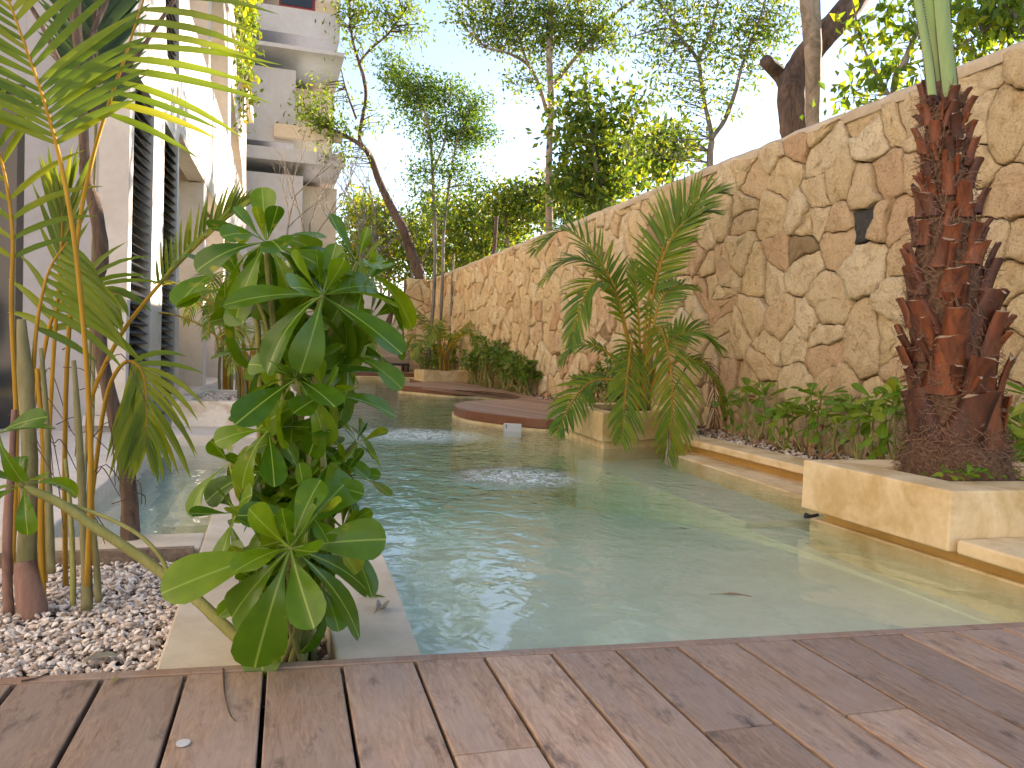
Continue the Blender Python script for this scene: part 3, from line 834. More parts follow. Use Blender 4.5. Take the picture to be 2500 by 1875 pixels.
def make_stone_wall():
    XW, Y0, Y1, Z0, Z1 = 4.54, 2.0, 22.4, -0.12, 2.80
    sw = empty('stone_wall', (XW, 12, 0), 'tall cream limestone rubble wall along the pool', 'wall')
    b = MB(); b.box((XW + 0.004, Y0, -0.3), (XW + 0.42, Y1, Z1)); b.build('core', MORTAR, sw)
    allst = []; blk_done = []
    def field(O, U, V, Nn, w, h, du, dv):
        pts = []
        row = 0; y = dv * 0.4
        while y < h + dv * 0.3:
            x = du * (0.5 if row % 2 else 0.0)
            while x < w + du * 0.5:
                pts.append((x + random.uniform(-0.46, 0.46) * du, y + random.uniform(-0.46, 0.46) * dv)); x += du
            y += dv; row += 1
        keep = []
        for p in pts:
            if all((p[0]-q[0])**2 + (p[1]-q[1])**2 > 0.11**2 for q in keep[-80:]) and random.random() > 0.07: keep.append(p)
        extra = int(len(keep) * 0.30)
        for _ in range(extra): keep.append((random.uniform(0, w), random.uniform(0, h)))
        for poly in cells(w, h, keep):
            rnd = random.random() * 0.972
            c = O + U * (sum(p[0] for p in poly)/len(poly)) + V * (sum(p[1] for p in poly)/len(poly))
            sx, sy = scr(c)
            if abs(sx - 2150) < 60 and abs(sy - 560) < 60 and not blk_done: rnd = 0.995; blk_done.append(1)      # the one charcoal block
            g = stone_mesh(poly, O, U, V, Nn, rnd)
            if g is None: continue
            q = [scr(O + U*p[0] + V*p[1]) for p in poly]
            ar = abs(sum(q[i-1][0]*q[i][1]-q[i][0]*q[i-1][1] for i in range(len(q)))) / 2
            if c.y < 3.3: ar = 0
            allst.append((ar, g, rnd))
    # facing -X: u runs along -Y so that the outline stays counter-clockwise seen from the pool
    field(Vector((XW, Y1, Z0)), Vector((0, -1, 0)), Vector((0, 0, 1)), Vector((-1, 0, 0)), Y1 - Y0, Z1 - Z0, 0.37, 0.305)
    b = MB(); b.box((3.75, Y1 + 0.001, -0.1), (XW + 0.42, Y1 + 0.4, Z1 - 0.02)); b.build('core', MORTAR, sw)
    field(Vector((3.75, Y1, Z0)), Vector((1, 0, 0)), Vector((0, 0, 1)), Vector((0, -1, 0)), 0.8, Z1 - Z0, 0.36, 0.34)
    allst.sort(key=lambda t: -t[0])
    for ar, (vs, fs), rnd in allst[:300]:
        b = MB(); b.add(vs, fs, rnd); rough_shade(b.build('stone', STONE, sw))
    b = MB()
    for ar, (vs, fs), rnd in allst[300:]: b.add(vs, fs, rnd)
    o = b.build('stone_mass', STONE, sw, True); o['kind'] = 'stuff'
    # hand-smoothed plaster cap
    b = MB(); vs = []; fs = []
    prof = [(-0.055, -0.05), (-0.07, -0.005), (-0.055, 0.035), (0.0, 0.06), (0.2, 0.068), (0.40, 0.055), (0.45, 0.0), (0.44, -0.06)]
    ny = 110
    for i in range(ny):
        y = Y0 + (Y1 + 0.4 - Y0) * i / (ny - 1)
        for (px, pz) in prof:
            vs.append((XW + px + 0.012 * hashn(y, pz, 2.1), y, Z1 + pz + 0.010 * hashn(y * 1.7, px, 1.3)))
    m = len(prof)
    for i in range(ny - 1):
        for k in range(m - 1):
            fs.append((i*m+k, (i+1)*m+k, (i+1)*m+k+1, i*m+k+1))
    b.add(vs, fs); b.build('cap', CAPM, sw, True)
make_stone_wall()

# ================================================================== building on the left
FA, FB = Vector((-1.10, 7.0, 0)), Vector((-0.50, 22.0, 0))
fdir = (FB - FA).normalized(); fn = Vector((fdir.y, -fdir.x, 0))      # outward normal (towards the pool)
bld = empty('apartment_building', (-3, 12, 0), 'white apartment building with slanted openings and dark louvres', 'building')
def fac_poly(P, name, d0, d1, m, parent=bld, bev=0.0):
    """a slab on the facade: photo outline put on the facade plane, given real thickness d0..d1 along its normal"""
    pts = [onplane(px, py, FA, fn) for px, py in P]
    c = sum((Vector((0, 0, 0)) + p for p in pts), Vector((0, 0, 0))) / len(pts)
    n = len(pts)
    # winding seen from outside
    area = sum((pts[i-1]-c).cross(pts[i]-c).dot(fn) for i in range(n))
    if area < 0: pts = pts[::-1]
    b = MB()
    b.add([p + fn * d1 for p in pts] + [p + fn * d0 for p in pts],
          [tuple(range(n)), tuple(range(n, 2*n))[::-1]] + [(i, n+i, n+(i+1) % n, (i+1) % n) for i in range(n)])
    return b.build(name, m, parent)
TOPY = -260
band = [(334, TOPY), (394, TOPY), (408, 136), (438, 196), (437, TOPY), (452, TOPY), (462, 16), (490, 117), (513, 190), (535, 269), (566, 364), (585, 443), (597, 506), (601, 560), (604, 640),
        (596, 640), (570, 575), (544, 525), (506, 455), (465, 380), (440, 323), (437, 340), (434, 354), (403, 294), (377, 250), (331, 171)]
fac_poly(band, 'slanted_band', -0.22, 0.0, WHITE)
fac_poly([(304, 1014), (327, TOPY), (333.6, TOPY), (330.6, 171), (311, 1014)], 'post', -0.22, 0.001, WHITE)
fac_poly([(377.3, 250.5), (402.7, 294), (391, 957), (362, 992)], 'post', -0.22, 0.001, WHITE)
fac_poly([(434.3, 354.5), (437, 341), (436.6, 955), (424, 962)], 'post', -0.22, 0.001, WHITE)
fac_poly([(500, 447), (506.5, 457), (504, 975), (496, 975)], 'post', -0.5, -0.01, WHITE)
fac_poly([(548, 533), (552, 540), (550, 960), (545, 960)], 'post', -0.5, -0.01, WHITE)
fac_poly([(514, TOPY), (520, TOPY), (519, 190), (513.5, 185)], 'post', -0.5, -0.02, WHITE)
fac_poly([(560, TOPY), (566, TOPY), (566, 355), (560, 338)], 'post', -0.5, -0.02, WHITE)
fac_poly([(542, TOPY), (565, TOPY), (585, 190), (607, 330), (603, 520), (601, 520), (596, 400), (583, 300), (572, 200), (556, 100)], 'slanted_band', -0.35, -0.05, WHITE)
fac_poly([(602, TOPY), (608, TOPY), (606.5, 700), (604.5, 700)], 'post', -0.6, -0.06, WHITE)
fac_poly([(436, 1000), (437, TOPY), (640, TOPY), (640, 900)], 'recess_wall', -0.75, -0.55, CREAMW)
fac_poly([(300, 1040), (303, 1016), (440, 968), (640, 880), (640, 900), (440, 985)], 'plinth', -0.3, 0.03, WHITE)

def louver(P, nslat, label=None):
    """dark sloping blades in a thin frame"""
    q = [onplane(px, py, FA, fn) for px, py in P]                    # TL, TR, BR, BL
    b = MB()
    c4 = [p - fn * 0.16 for p in q]
    b.add(c4, [(0, 1, 2, 3)])
    bk = b.build('louver_panel', DARK, bld)
    ubase = [(p - FA).dot(fdir) for p in q]
    u0, u1 = (ubase[0] + ubase[3]) / 2 + 0.01, (ubase[1] + ubase[2]) / 2 - 0.01
    def ztop(u, lo):                                                  # clip line along slanted ends
        (a, b_) = (q[3], q[2]) if lo else (q[0], q[1])
        ua, ub = (a - FA).dot(fdir), (b_ - FA).dot(fdir)
        t = (u - ua) / (ub - ua)
        return a.z + (b_.z - a.z) * t
    zlo, zhi = min(p.z for p in q), max(p.z for p in q)
    dz = (zhi - zlo) / nslat
    for i in range(nslat):
        z = zlo + (i + 0.5) * dz
        # visible run of this blade between the slanted ends
        us = [u0 + (u1 - u0) * t / 12 for t in range(13)]
        ok = [u for u in us if ztop(u, True) + dz * 0.35 < z < ztop(u, False) - dz * 0.35]
        if len(ok) < 2: continue
        ua, ub = ok[0], ok[-1]
        bb = MB()
        prof = [(-0.125, dz * 0.36), (-0.02, -dz * 0.40), (-0.012, -dz * 0.33), (-0.115, dz * 0.43)]
        v = []
        for u in (ua, ub):
            for (d, h_) in prof:
                p = FA + fdir * u + fn * d; v.append((p.x, p.y, z + h_))
        bb.add(v, [(0,1,2,3), (7,6,5,4)] + [(k, 4+k, 4+(k+1) % 4, (k+1) % 4) for k in range(4)])
        bb.build('slat', METAL, bk)
louver([(331, 171), (377, 250), (362, 992), (311, 1014)], 34)
louver([(403, 294), (434, 354), (424, 962), (391, 957)], 32)
louver([(394, TOPY), (437, TOPY), (438, 196), (408, 136)], 26)
# end wall facing the pool deck, with a dark doorway
ew = MB()
ex = -1.135
d0 = aty(55, 800, 7.0); dl = aty(-40, 800, 7.0)
zt = aty(30, 203, 7.0).z
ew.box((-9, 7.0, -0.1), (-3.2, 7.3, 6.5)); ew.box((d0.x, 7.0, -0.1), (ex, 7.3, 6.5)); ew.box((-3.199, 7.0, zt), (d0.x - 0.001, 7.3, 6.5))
o = ew.build('end_wall', plaster('shade_grey_render', (0.43, 0.42, 0.44), (0.36, 0.35, 0.36), scale=0.9, bump=0.06), bld)  # white wall whose open shade is put into a darker grey base colour
dr = MB(); dr.box((-3.19, 7.16, 0.0), (d0.x - 0.005, 7.2, zt)); dro = dr.build('door', GLASS, bld)
for i in range(3):
    fb = MB(); x = d0.x - 0.03 - i * 0.62; fb.box((x - 0.05, 7.11, 0.0), (x, 7.158, zt)); fb.build('frame', METAL, dro)
bx = MB(); pA = FA - fn * 0.9; pB = FB - fn * 0.9
bx.prism([(-9, 7.302), (pA.x - 0.3, 7.302), (pA.x, 7.4), (pB.x, 22), (-9, 22)], -0.1, 6.6); bx.build('body', CREAMW, bld)
nw = MB(); nw.box((-9, -14, -0.1), (-3.9, 6.98, 6.6)); nw.build('bounce_wing', plaster('bounce_wing_render', (0.70, 0.66, 0.60), (0.60, 0.56, 0.50), 1.0, bump=0.06), bld)  # unseen wing, added so its sunlit face bounces warm light into the court
rf = MB(); rf.prism([(-9.1, 6.9), (-1.10, 6.9), (-0.5, 22.1), (-9.1, 22.1)], 6.61, 6.9); rf.build('roof', WHITE, bld)

# ================================================================== balcony block behind
bb2 = empty('balcony_block', (0.9, 26, 0), 'white building block with stacked balconies behind the trees', 'building')
YB = 25.0
def blk(P0, P1, y0, y1, name, m, parent=bb2):
    a, c = aty(*P0, YB), aty(*P1, YB)
    b = MB(); b.box((min(a.x, c.x), y0, min(a.z, c.z)), (max(a.x, c.x), y1, max(a.z, c.z)))
    return b.build(name, m, parent)
SHADEW = plaster('balcony_shade_render', (0.52, 0.55, 0.60), (0.45, 0.47, 0.51), 0.6, bump=0.05)  # blue cast of the faces turned from the sun, put into the colour
blk((560, -420), (836, -6), 25.6, 31, 'upper_wall', CREAMW)
blk((560, -6), (829, 100), 25.02, 31, 'parapet', SHADEW)
blk((560, 100), (838, 150), 24.6, 31, 'balcony_slab', SHADEW)
blk((560, 150), (718, 352), 25.0, 31, 'wall', SHADEW)
blk((718.5, 150), (826, 352), 27.5, 31, 'recess_wall', CREAMW)
blk((560, 352.5), (835, 412), 24.75, 31, 'balcony_slab', SHADEW)
blk((669, 306), (797, 352), 24.72, 24.98, 'balcony_parapet', CREAMW)
blk((806, 330), (834, 352), 24.72, 24.98, 'balcony_parapet', CREAMW)
blk((560, 412.5), (728, 900), 25.0, 31, 'wall', SHADEW)
blk((728.5, 412.5), (826, 900), 27.5, 31, 'recess_wall', CREAMW)
wnd = blk((683, -60), (772, 8), 25.56, 25.6, 'window', REDF)
blk((687, -56), (764, 3), 25.53, 25.559, 'pane', GLASS, wnd)

# ================================================================== lounge chair on the far deck
ch = empty('lounge_chair', (3.3, 21.6, 0.14), 'taupe cushioned lounge chair on the far deck', 'chair')
b = MB(); b.box((2.95, 21.3, 0.36), (3.72, 22.1, 0.56)); bevel(b.build('seat', CUSHION, ch), 0.03, 3)
b = MB(); b.add([(2.95,22.0,0.50),(3.72,22.0,0.50),(3.72,22.16,0.50),(2.95,22.16,0.50),(2.95,22.22,0.98),(3.72,22.22,0.98),(3.72,22.36,0.98),(2.95,22.36,0.98)],
      [(0,3,2,1),(4,5,6,7),(0,1,5,4),(1,2,6,5),(2,3,7,6),(3,0,4,7)]); bevel(b.build('backrest', CUSHION, ch), 0.03, 3)
b = MB(); b.box((2.93, 21.28, 0.31), (3.74, 22.2, 0.358)); b.build('frame', METAL, ch)
for x in (2.95, 3.68):
    for y in (21.3, 22.1):
        b = MB(); b.box((x, y, 0.14), (x + 0.045, y + 0.045, 0.31)); b.build('leg', METAL, ch)

# ================================================================== plants
def basis_from(y, z):
    y = y.normalized(); x = y.cross(z)
    if x.length < 1e-5: x = y.orthogonal()
    x.normalize(); z = x.cross(y)
    return Matrix((x, y, z)).transposed()

# ---- spoon-shaped leaves of the sea-lettuce shrubs
def spoon_mesh(name, mat_, bend, cup, width=0.40, twist=0.0):
    ts = [0, 0.1, 0.22, 0.36, 0.5, 0.62, 0.74, 0.85, 0.93, 0.98, 1.0]
    ws = [0.07, 0.09, 0.17, 0.40, 0.66, 0.85, 0.98, 0.97, 0.74, 0.42, 0.10]
    b = MB(); vs = []; fs = []
    y = z = 0.0; an = 0.0; pt = 0.0
    for i, (t, w) in enumerate(zip(ts, ws)):
        ds = t - pt; pt = t
        an = -bend * t
        y += ds * math.cos(an); z += ds * math.sin(an)
        for k in (-1, -0.5, 0, 0.5, 1):
            xx = k * w * width * 0.5
            zz = cup * w * (abs(k) ** 1.4) * width * 0.5 + 0.012 * math.sin(9 * t + k * 3) * abs(k) + twist * k * t * w * 0.15
            vs.append((xx, y - zz * math.sin(an), z + zz * math.cos(an)))
    for i in range(len(ts) - 1):
        for k in range(4):
            fs.append((i*5+k, i*5+k+1, (i+1)*5+k+1, (i+1)*5+k))
    b.add(vs, fs)
    return b.mesh(name, mat_, True)
SPOON = [spoon_mesh('spoon_leaf', LEAF_SHRUB, bd, cu, wd, tw) for bd, cu, wd, tw in [(0.3, 0.25, 0.41, 0), (0.8, 0.15, 0.40, 0.6), (1.3, 0.35, 0.38, -0.6), (-0.2, 0.35, 0.40, 0.4), (0.55, 0.2, 0.45, -0.5)]]
SPOONB = [spoon_mesh('bed_leaf', LEAF_BED, bd, cu, wd, tw) for bd, cu, wd, tw in [(0.25, 0.25, 0.40, 0), (0.7, 0.15, 0.38, 0.4), (-0.15, 0.3, 0.36, 0)]]

def rosette(parent, c, axis, n, L, meshes, name='leaf', th0=18, th1=112, seed=0, phi0=None, face=None):
    rs = random.Random(seed)
    axis = Vector(axis).normalized()
    e1 = axis.orthogonal().normalized(); e2 = axis.cross(e1)
    phi = rs.uniform(0, 6.28) if phi0 is None else phi0
    for k in range(n):
        f = k / max(1, n - 1)
        phi += 2.39996 + rs.uniform(-0.25, 0.25)
        th = R(th0 + (th1 - th0) * (f ** 0.8) + rs.uniform(-9, 9))
        rad = e1 * math.cos(phi) + e2 * math.sin(phi)
        d = axis * math.cos(th) + rad * math.sin(th)
        nz = axis * math.sin(th) - rad * math.cos(th)
        l = L * (0.45 + 0.6 * min(1, f * 1.7)) * rs.uniform(0.85, 1.12)
        B = basis_from(d, nz).to_4x4()
        B = B @ Matrix.Rotation(rs.uniform(-0.45, 0.45), 4, 'Y')
        Mt = Matrix.Translation(Vector(c) + d * 0.006) @ B @ Matrix.Diagonal((l * rs.uniform(0.85, 1.1), l, l, 1))
        if len(meshes) > 3:
            me = meshes[3] if f < 0.25 else rs.choice([meshes[0], meshes[1], meshes[4]] if f < 0.7 else [meshes[1], meshes[2], meshes[2]])
        else:
            me = rs.choice(meshes)
        obj(name, me, parent, Mt)

# the big shrub in the narrow bed: rosettes (px, py, Y, axis, leaves, leaf length)
sh = empty('sea_lettuce_shrub', (0.08, 2.05, -0.08), 'tall glossy green shrub with spoon shaped leaves in the narrow bed', 'shrub')
ROS = [
    (650, 592, 2.05, (-0.1, -0.35, 1), 15, 0.135),
    (787, 722, 1.95, (0.12, -0.45, 1), 15, 0.155),
    (873, 642, 2.15, (0.3, -0.2, 1), 9, 0.14),
    (885, 690, 2.1, (0.5, -0.3, 0.8), 7, 0.13),
    (722, 925, 1.95, (-0.15, -0.6, 0.9), 13, 0.135),
    (600, 700, 2.2, (-0.4, 0.1, 0.8), 9, 0.14),
    (700, 760, 2.25, (0.0, 0.3, 1), 9, 0.14),
    (640, 1150, 2.10, (-0.35, -0.3, 1), 11, 0.125),
    (745, 1175, 2.0, (0.05, -0.45, 1), 13, 0.125),
    (835, 1165, 2.1, (0.4, -0.25, 0.9), 11, 0.115),
    (850, 860, 2.1, (0.5, -0.3, 0.6), 10, 0.14),
    (709, 1338, 1.83, (-0.02, -0.62, 0.75), 17, 0.178),
    (835, 1290, 2.0, (0.6, -0.45, 0.5), 11, 0.135),
    (580, 1250, 2.05, (-0.7, -0.3, 0.6), 8, 0.15),
    (715, 1010, 2.1, (-0.1, -0.1, 1), 8, 0.11),
    (815, 1010, 2.2, (0.5, 0.0, 0.6), 8, 0.12),
    (775, 1420, 2.0, (0.4, -0.3, 0.5), 9, 0.13),
    (560, 660, 2.3, (-0.5, 0.0, 0.8), 9, 0.13), (690, 850, 2.25, (0.0, 0.0, 1), 10, 0.13), (835, 800, 2.2, (0.4, -0.1, 0.8), 10, 0.13), (905, 780, 2.15, (0.7, -0.2, 0.5), 8, 0.13),
    (770, 1085, 2.15, (0.1, -0.2, 1), 9, 0.12), (690, 1235, 2.1, (-0.2, -0.4, 0.9), 10, 0.13), (870, 1080, 2.15, (0.5, -0.2, 0.7), 8, 0.11), (640, 1420, 1.95, (-0.5, -0.5, 0.4), 8, 0.14), (655, 1050, 2.0, (-0.3, -0.5, 0.8), 9, 0.12), (790, 965, 1.95, (0.2, -0.6, 0.8), 9, 0.12), (760, 1260, 1.9, (0.2, -0.6, 0.7), 9, 0.13), (560, 1130, 2.1, (-0.6, -0.2, 0.7), 7, 0.12),
]
base = Vector((0.07, 2.02, -0.09))
for i, (px, py, Y, ax, n_, L_) in enumerate(ROS):
    c = aty(px, py, Y)
    ax = Vector(ax)
    rosette(sh, c, ax, int(n_ * 1.2), L_ * (1.46 if py < 1000 else 1.34), SPOON, seed=100 + i, th1=124)
    s0 = base + Vector((random.uniform(-0.05, 0.07), random.uniform(-0.03, 0.15), 0))
    mid1 = s0.lerp(c, 0.35) + Vector((random.uniform(-0.05, 0.05), random.uniform(-0.02, 0.05), 0.02))
    mid2 = c - ax.normalized() * min(0.14, (c - s0).length * 0.3)
    b = MB(); b.tube(spline([s0, mid1, mid2, c], 12), lerps([0.0105, 0.009, 0.0075, 0.006], 12), 8, wob=0.04)
    b.build('stem', STEMG, sh, True)
# long low side branch over the gravel with leaf tufts at its end
brp = [aty(668, 1598, 1.90), aty(610, 1580, 1.90), aty(545, 1525, 1.93), aty(470, 1455, 1.97), aty(350, 1365, 2.0), aty(230, 1285, 2.0), aty(140, 1225, 2.0), aty(60, 1190, 2.0)]
b = MB(); b.tube(spline(brp, 40), lerps([0.0150, 0.0145, 0.013, 0.0115, 0.009], 40), 10, wob=0.035); b.build('branch', STEMG, sh, True)
sb = [aty(412, 1412, 1.98), aty(395, 1365, 1.99), aty(345, 1310, 2.0), aty(270, 1268, 2.01), aty(180, 1235, 2.02), aty(110, 1218, 2.03)]
b = MB(); b.tube(spline(sb, 20), lerps([0.0062, 0.004], 20), 6); b.build('branch', STEMG, sh, True)
rosette(sh, aty(58, 1184, 2.0), (-0.15, -0.4, 1), 9, 0.115, SPOON, seed=7, th1=100)
rosette(sh, aty(-8, 1060, 1.95), (-0.2, -0.4, 1), 9, 0.13, SPOON, seed=8)
b = MB(); b.tube(spline([aty(60, 1190, 2.0), aty(20, 1140, 1.98), aty(-8, 1060, 1.95)], 8), 0.006, 6); b.build('branch', STEMG, sh, True)
b = MB(); b.tube(spline([aty(640, 1600, 1.91), aty(640, 1540, 1.93), aty(655, 1510, 1.95), aty(670, 1440, 1.97)], 12), lerps([0.013, 0.011, 0.009], 12), 8, wob=0.04); b.build('stem', STEMG, sh, True)

# ---- palms
def leaflet(p0, d, nrm_, L, w, droop, segs=5, fold=0.35, r=0.5, mb=None):
    """a narrow folded blade"""
    d = d.normalized(); p = Vector(p0); vs = []; fs = []
    prof = [0.45, 0.95, 1.0, 0.85, 0.55, 0.05] if segs == 5 else [0.6, 1.0, 0.8, 0.05]
    for i in range(segs + 1):
        s = d.cross(nrm_)
        s = s.normalized() if s.length > 1e-4 else d.orthogonal().normalized()
        nn_ = s.cross(d)
        ww = w * prof[i] * 0.5
        vs += [p - s * ww + nn_ * fold * ww, p, p + s * ww + nn_ * fold * ww]
        d = (d + Vector((0, 0, -droop / segs))).normalized()
        p = p + d * (L / segs)
    for i in range(segs):
        for k in (0, 1):
            fs.append((i*3+k, i*3+k+1, (i+1)*3+k+1, (i+1)*3+k))
    if mb is None: mb = MB()
    mb.add(vs, fs, r)
    return mb

def frond(parent, pts, r0, r1, n, Lmax, w, t0=0.35, droop=0.5, vee=0.35, a0=35, a1=68, upref=(0, 0, 1), stem=STEMO, lm=LEAF_PALM, single=False,
          sides=(-1, 1), segs=5, seed=0, miss=0.03, rmix=(0, 1), rs_n=7, tip=0.35, limit=None):
    rs = random.Random(seed)
    K = 30
    sp = spline(pts, K)
    b = MB(); b.tube(sp, lerps([r0, r0 * 0.8, r1], K), rs_n)
    fo_ = b.build('frond', stem, parent, True)
    upref = Vector(upref)
    agg = MB()
    for i in range(n):
        t = t0 + (1 - t0) * (i + 0.5) / n
        u = t * (K - 1); k = min(int(u), K - 2)
        p = sp[k].lerp(sp[k+1], u - k); tg = (sp[k+1] - sp[k]).normalized()
        s = (i + 0.5) / n
        prof = max(0.12, math.sin(math.pi * (0.16 + (1 - tip - 0.16 + 0.28) * s)) ** 0.8)
        side = tg.cross(upref)
        if side.length < 0.05: side = tg.orthogonal()
        side.normalize(); nn_ = side.cross(tg)
        for sg in sides:
            if rs.random() < miss: continue
            A = R(a0 + (a1 - a0) * s + rs.uniform(-5, 5))
            d = side * sg * math.cos(A) + tg * math.sin(A) + nn_ * (vee * (1 - 0.5 * s) + rs.uniform(-0.08, 0.08))
            L_ = Lmax * prof * rs.uniform(0.88, 1.08)
            rv = rs.uniform(*rmix)
            if single:
                m_ = leaflet(p, d, nn_, L_, w * rs.uniform(0.85, 1.1), droop * rs.uniform(0.6, 1.3), segs, r=rv)
                m_.build('leaflet', lm, fo_, True)
            else:
                leaflet(p, d, nn_, L_, w * (0.6 + 0.4 * prof), droop * rs.uniform(0.6, 1.3), segs, r=rv, mb=agg)
    if not single:
        o = agg.build('leaflets', lm, fo_, True); o['kind'] = 'stuff'
    return fo_

# clumping palm in the gravel bed
np_ = empty('clumping_palm', (-0.55, 2.4, -0.08), 'clumping areca palm with orange stalks in the white gravel bed', 'palm')
def A(P, D): return [atd(x, y, D if not isinstance(D, (list, tuple)) else D[i]) for i, (x, y) in enumerate(P)]
NEARF = [
    # photo points of the stalk, distance, leaflets, length, width, start, droop, sides, up reference
    dict(P=[(212, 1430), (222, 1150), (212, 900), (186, 620), (155, 430), (120, 290), (75, 150), (13, -20), (-30, -130)], D=2.2, n=26, L=0.44, w=0.024, t0=0.56, droop=0.25, up=(0.3, -1, 0.25), sides=(1, -1), vee=0.12, a0=28, a1=58),
    dict(P=[(160, 1430), (158, 1150), (165, 860), (192, 560), (225, 390), (262, 265), (305, 140), (350, 0), (385, -110)], D=2.45, n=15, L=0.46, w=0.022, t0=0.60, droop=0.42, up=(0.0, -1, 0.35), sides=(1,), vee=0.05, a0=8, a1=40),
    dict(P=[(228, 1380), (222, 1150), (218, 993), (285, 835), (367, 721), (450, 630), (538, 547), (600, 500)], D=2.45, n=22, L=0.15, w=0.016, t0=0.60, droop=0.2, up=(-0.6, -1, 0.5), sides=(1, -1), vee=0.7, a0=62, a1=75),
    dict(P=[(205, 1400), (232, 1150), (262, 960), (305, 885), (345, 905), (358, 990), (356, 1090)], D=2.6, n=14, L=0.30, w=0.022, t0=0.56, droop=0.9, up=(0.5, -1, 0.2), sides=(1, -1), vee=0.0, a0=25, a1=70),
    dict(P=[(70, 1420), (72, 1150), (80, 930), (92, 780), (120, 660), (165, 590)], D=2.3, n=12, L=0.33, w=0.026, t0=0.55, droop=0.75, up=(0.2, -1, 0.4), sides=(1,), vee=0.0, a0=-12, a1=10),
    dict(P=[(30, 1400), (40, 1050), (28, 760), (30, 560), (0, 380), (-60, 260)], D=2.35, n=10, L=0.30, w=0.02, t0=0.5, droop=0.6, up=(0.2, -1, 0.3), sides=(1, -1), vee=0.0, a0=40, a1=65),
    dict(P=[(110, 1420), (118, 1100), (135, 800), (150, 600), (152, 480)], D=2.5, n=12, L=0.26, w=0.016, t0=0.66, droop=0.05, up=(0, -1, 0), sides=(1, -1), vee=0.0, a0=66, a1=82),
    dict(P=[(20, 1420), (55, 1150), (100, 900), (135, 760), (210, 700), (290, 720)], D=2.5, n=12, L=0.24, w=0.024, t0=0.5, droop=0.8, up=(0, -0.8, 0.6), sides=(1, -1), vee=0.0, a0=35, a1=65),
]
for i, f_ in enumerate(NEARF):
    frond(np_, A(f_['P'], f_['D']), 0.0078, 0.002, f_['n'], f_['L'], f_['w'], f_['t0'], f_['droop'], f_['vee'], f_['a0'], f_['a1'], f_['up'], STEMO, LEAF_NEAR, True, f_['sides'], 5, 40 + i, rs_n=8)
# canes
for P_, rr_, m_ in [([(78, 1512), (72, 1440), (66, 1380), (70, 1250), (72, 1100), (60, 900), (52, 780)], [0.036, 0.033, 0.028, 0.023, 0.021, 0.02, 0.012], STEMP),
                    ([(22, 1500), (18, 1400), (20, 1250), (28, 1150), (35, 1000)], [0.024, 0.022, 0.02, 0.016, 0.012], SHEATH),
                    ([(212, 1488), (212, 1420), (208, 1330), (200, 1200), (192, 1050), (180, 880)], [0.026, 0.024, 0.022, 0.018, 0.016, 0.01], STEMP),
                    ([(178, 1478), (178, 1380), (172, 1250), (160, 1120)], [0.014, 0.013, 0.011, 0.008], STEMG),
                    ([(125, 1400), (122, 1300), (118, 1180), (112, 1000), (100, 850)], [0.02, 0.018, 0.016, 0.012, 0.01], STEMP),
                    ([(105, 1500), (100, 1250), (106, 1100), (90, 900)], [0.016, 0.014, 0.012, 0.01], STEMO),
                    ([(240, 1470), (236, 1380), (228, 1280)], [0.016, 0.014, 0.010], STEMP)]:
    b = MB(); K = 18
    b.tube(spline(A(P_, 2.28), K), [q * (1.0 if rr_[0] > 0.03 else 0.62) for q in lerps(rr_, K)], 10, wob=0.05); b.build('cane', m_, np_, True)
# torn sheath at the foot of the thick cane
b = MB(); b.tube(spline(A([(80, 1518), (76, 1460), (66, 1410), (60, 1370)], 2.265), 10), lerps([0.040, 0.039, 0.035, 0.027], 10), 10, wob=0.05); b.build('sheath', SHEATH, np_, True)
b = MB()
for k in range(26):                                                   # dry hanging threads and dead leaflets
    x0 = random.uniform(20, 330); y0 = random.uniform(850, 1300)
    D_ = random.uniform(2.25, 2.6)
    pts = [(x0, y0), (x0 + random.uniform(10, 50), y0 - random.uniform(-10, 30)), (x0 + random.uniform(30, 110), y0 + random.uniform(20, 130))]
    b.tube(spline(A(pts, D_), 8), lerps([0.0022, 0.0012], 8), 4)
o = b.build('dead_threads', BARK1, np_, True); o['kind'] = 'stuff'
for k in range(2):
    frond(np_, A([(200 + 8 * k, 1300), (215 + 12 * k, 1000), (228, 560 - 30 * k), (232 + 6 * k, 180), (205 + 24 * k, -120)], 3.3), 0.008, 0.003, 22, 0.30, 0.034, 0.66, 0.15, 0.0, 40, 70, (0.2, -1, 0), STEMP, LEAF_DARK, False, (-1, 1), 3, 90 + k)

# brown crooked trunk in the gravel
ct = empty('crooked_tree', atz(318, 1372, -0.06), 'crooked dark brown tree trunk rising from the gravel bed', 'tree')
K = 44
P_ = A([(318, 1378), (318, 1260), (310, 1160), (292, 1060), (268, 965), (246, 865), (238, 765), (232, 690), (247, 625), (240, 545), (226, 480), (208, 430), (203, 300), (192, 150), (182, -120)], 3.02)
b = MB(); b.tube(spline(P_, K), lerps([0.036, 0.030, 0.027, 0.026, 0.029, 0.026, 0.021, 0.018, 0.016], K), 12, wob=0.09); b.build('trunk', BARK1, ct, True)
b = MB()
for k in range(5):
    s = P_[-3 + (k % 2)]
    b.tube(spline([s, s + Vector((0.12 * (k - 2), 0.2, 0.5)), s + Vector((0.4 * (k - 2), 0.4, 1.3 + 0.1 * k))], 8), lerps([0.012, 0.006], 8), 6)
b.build('branch', BARK1, ct, True)

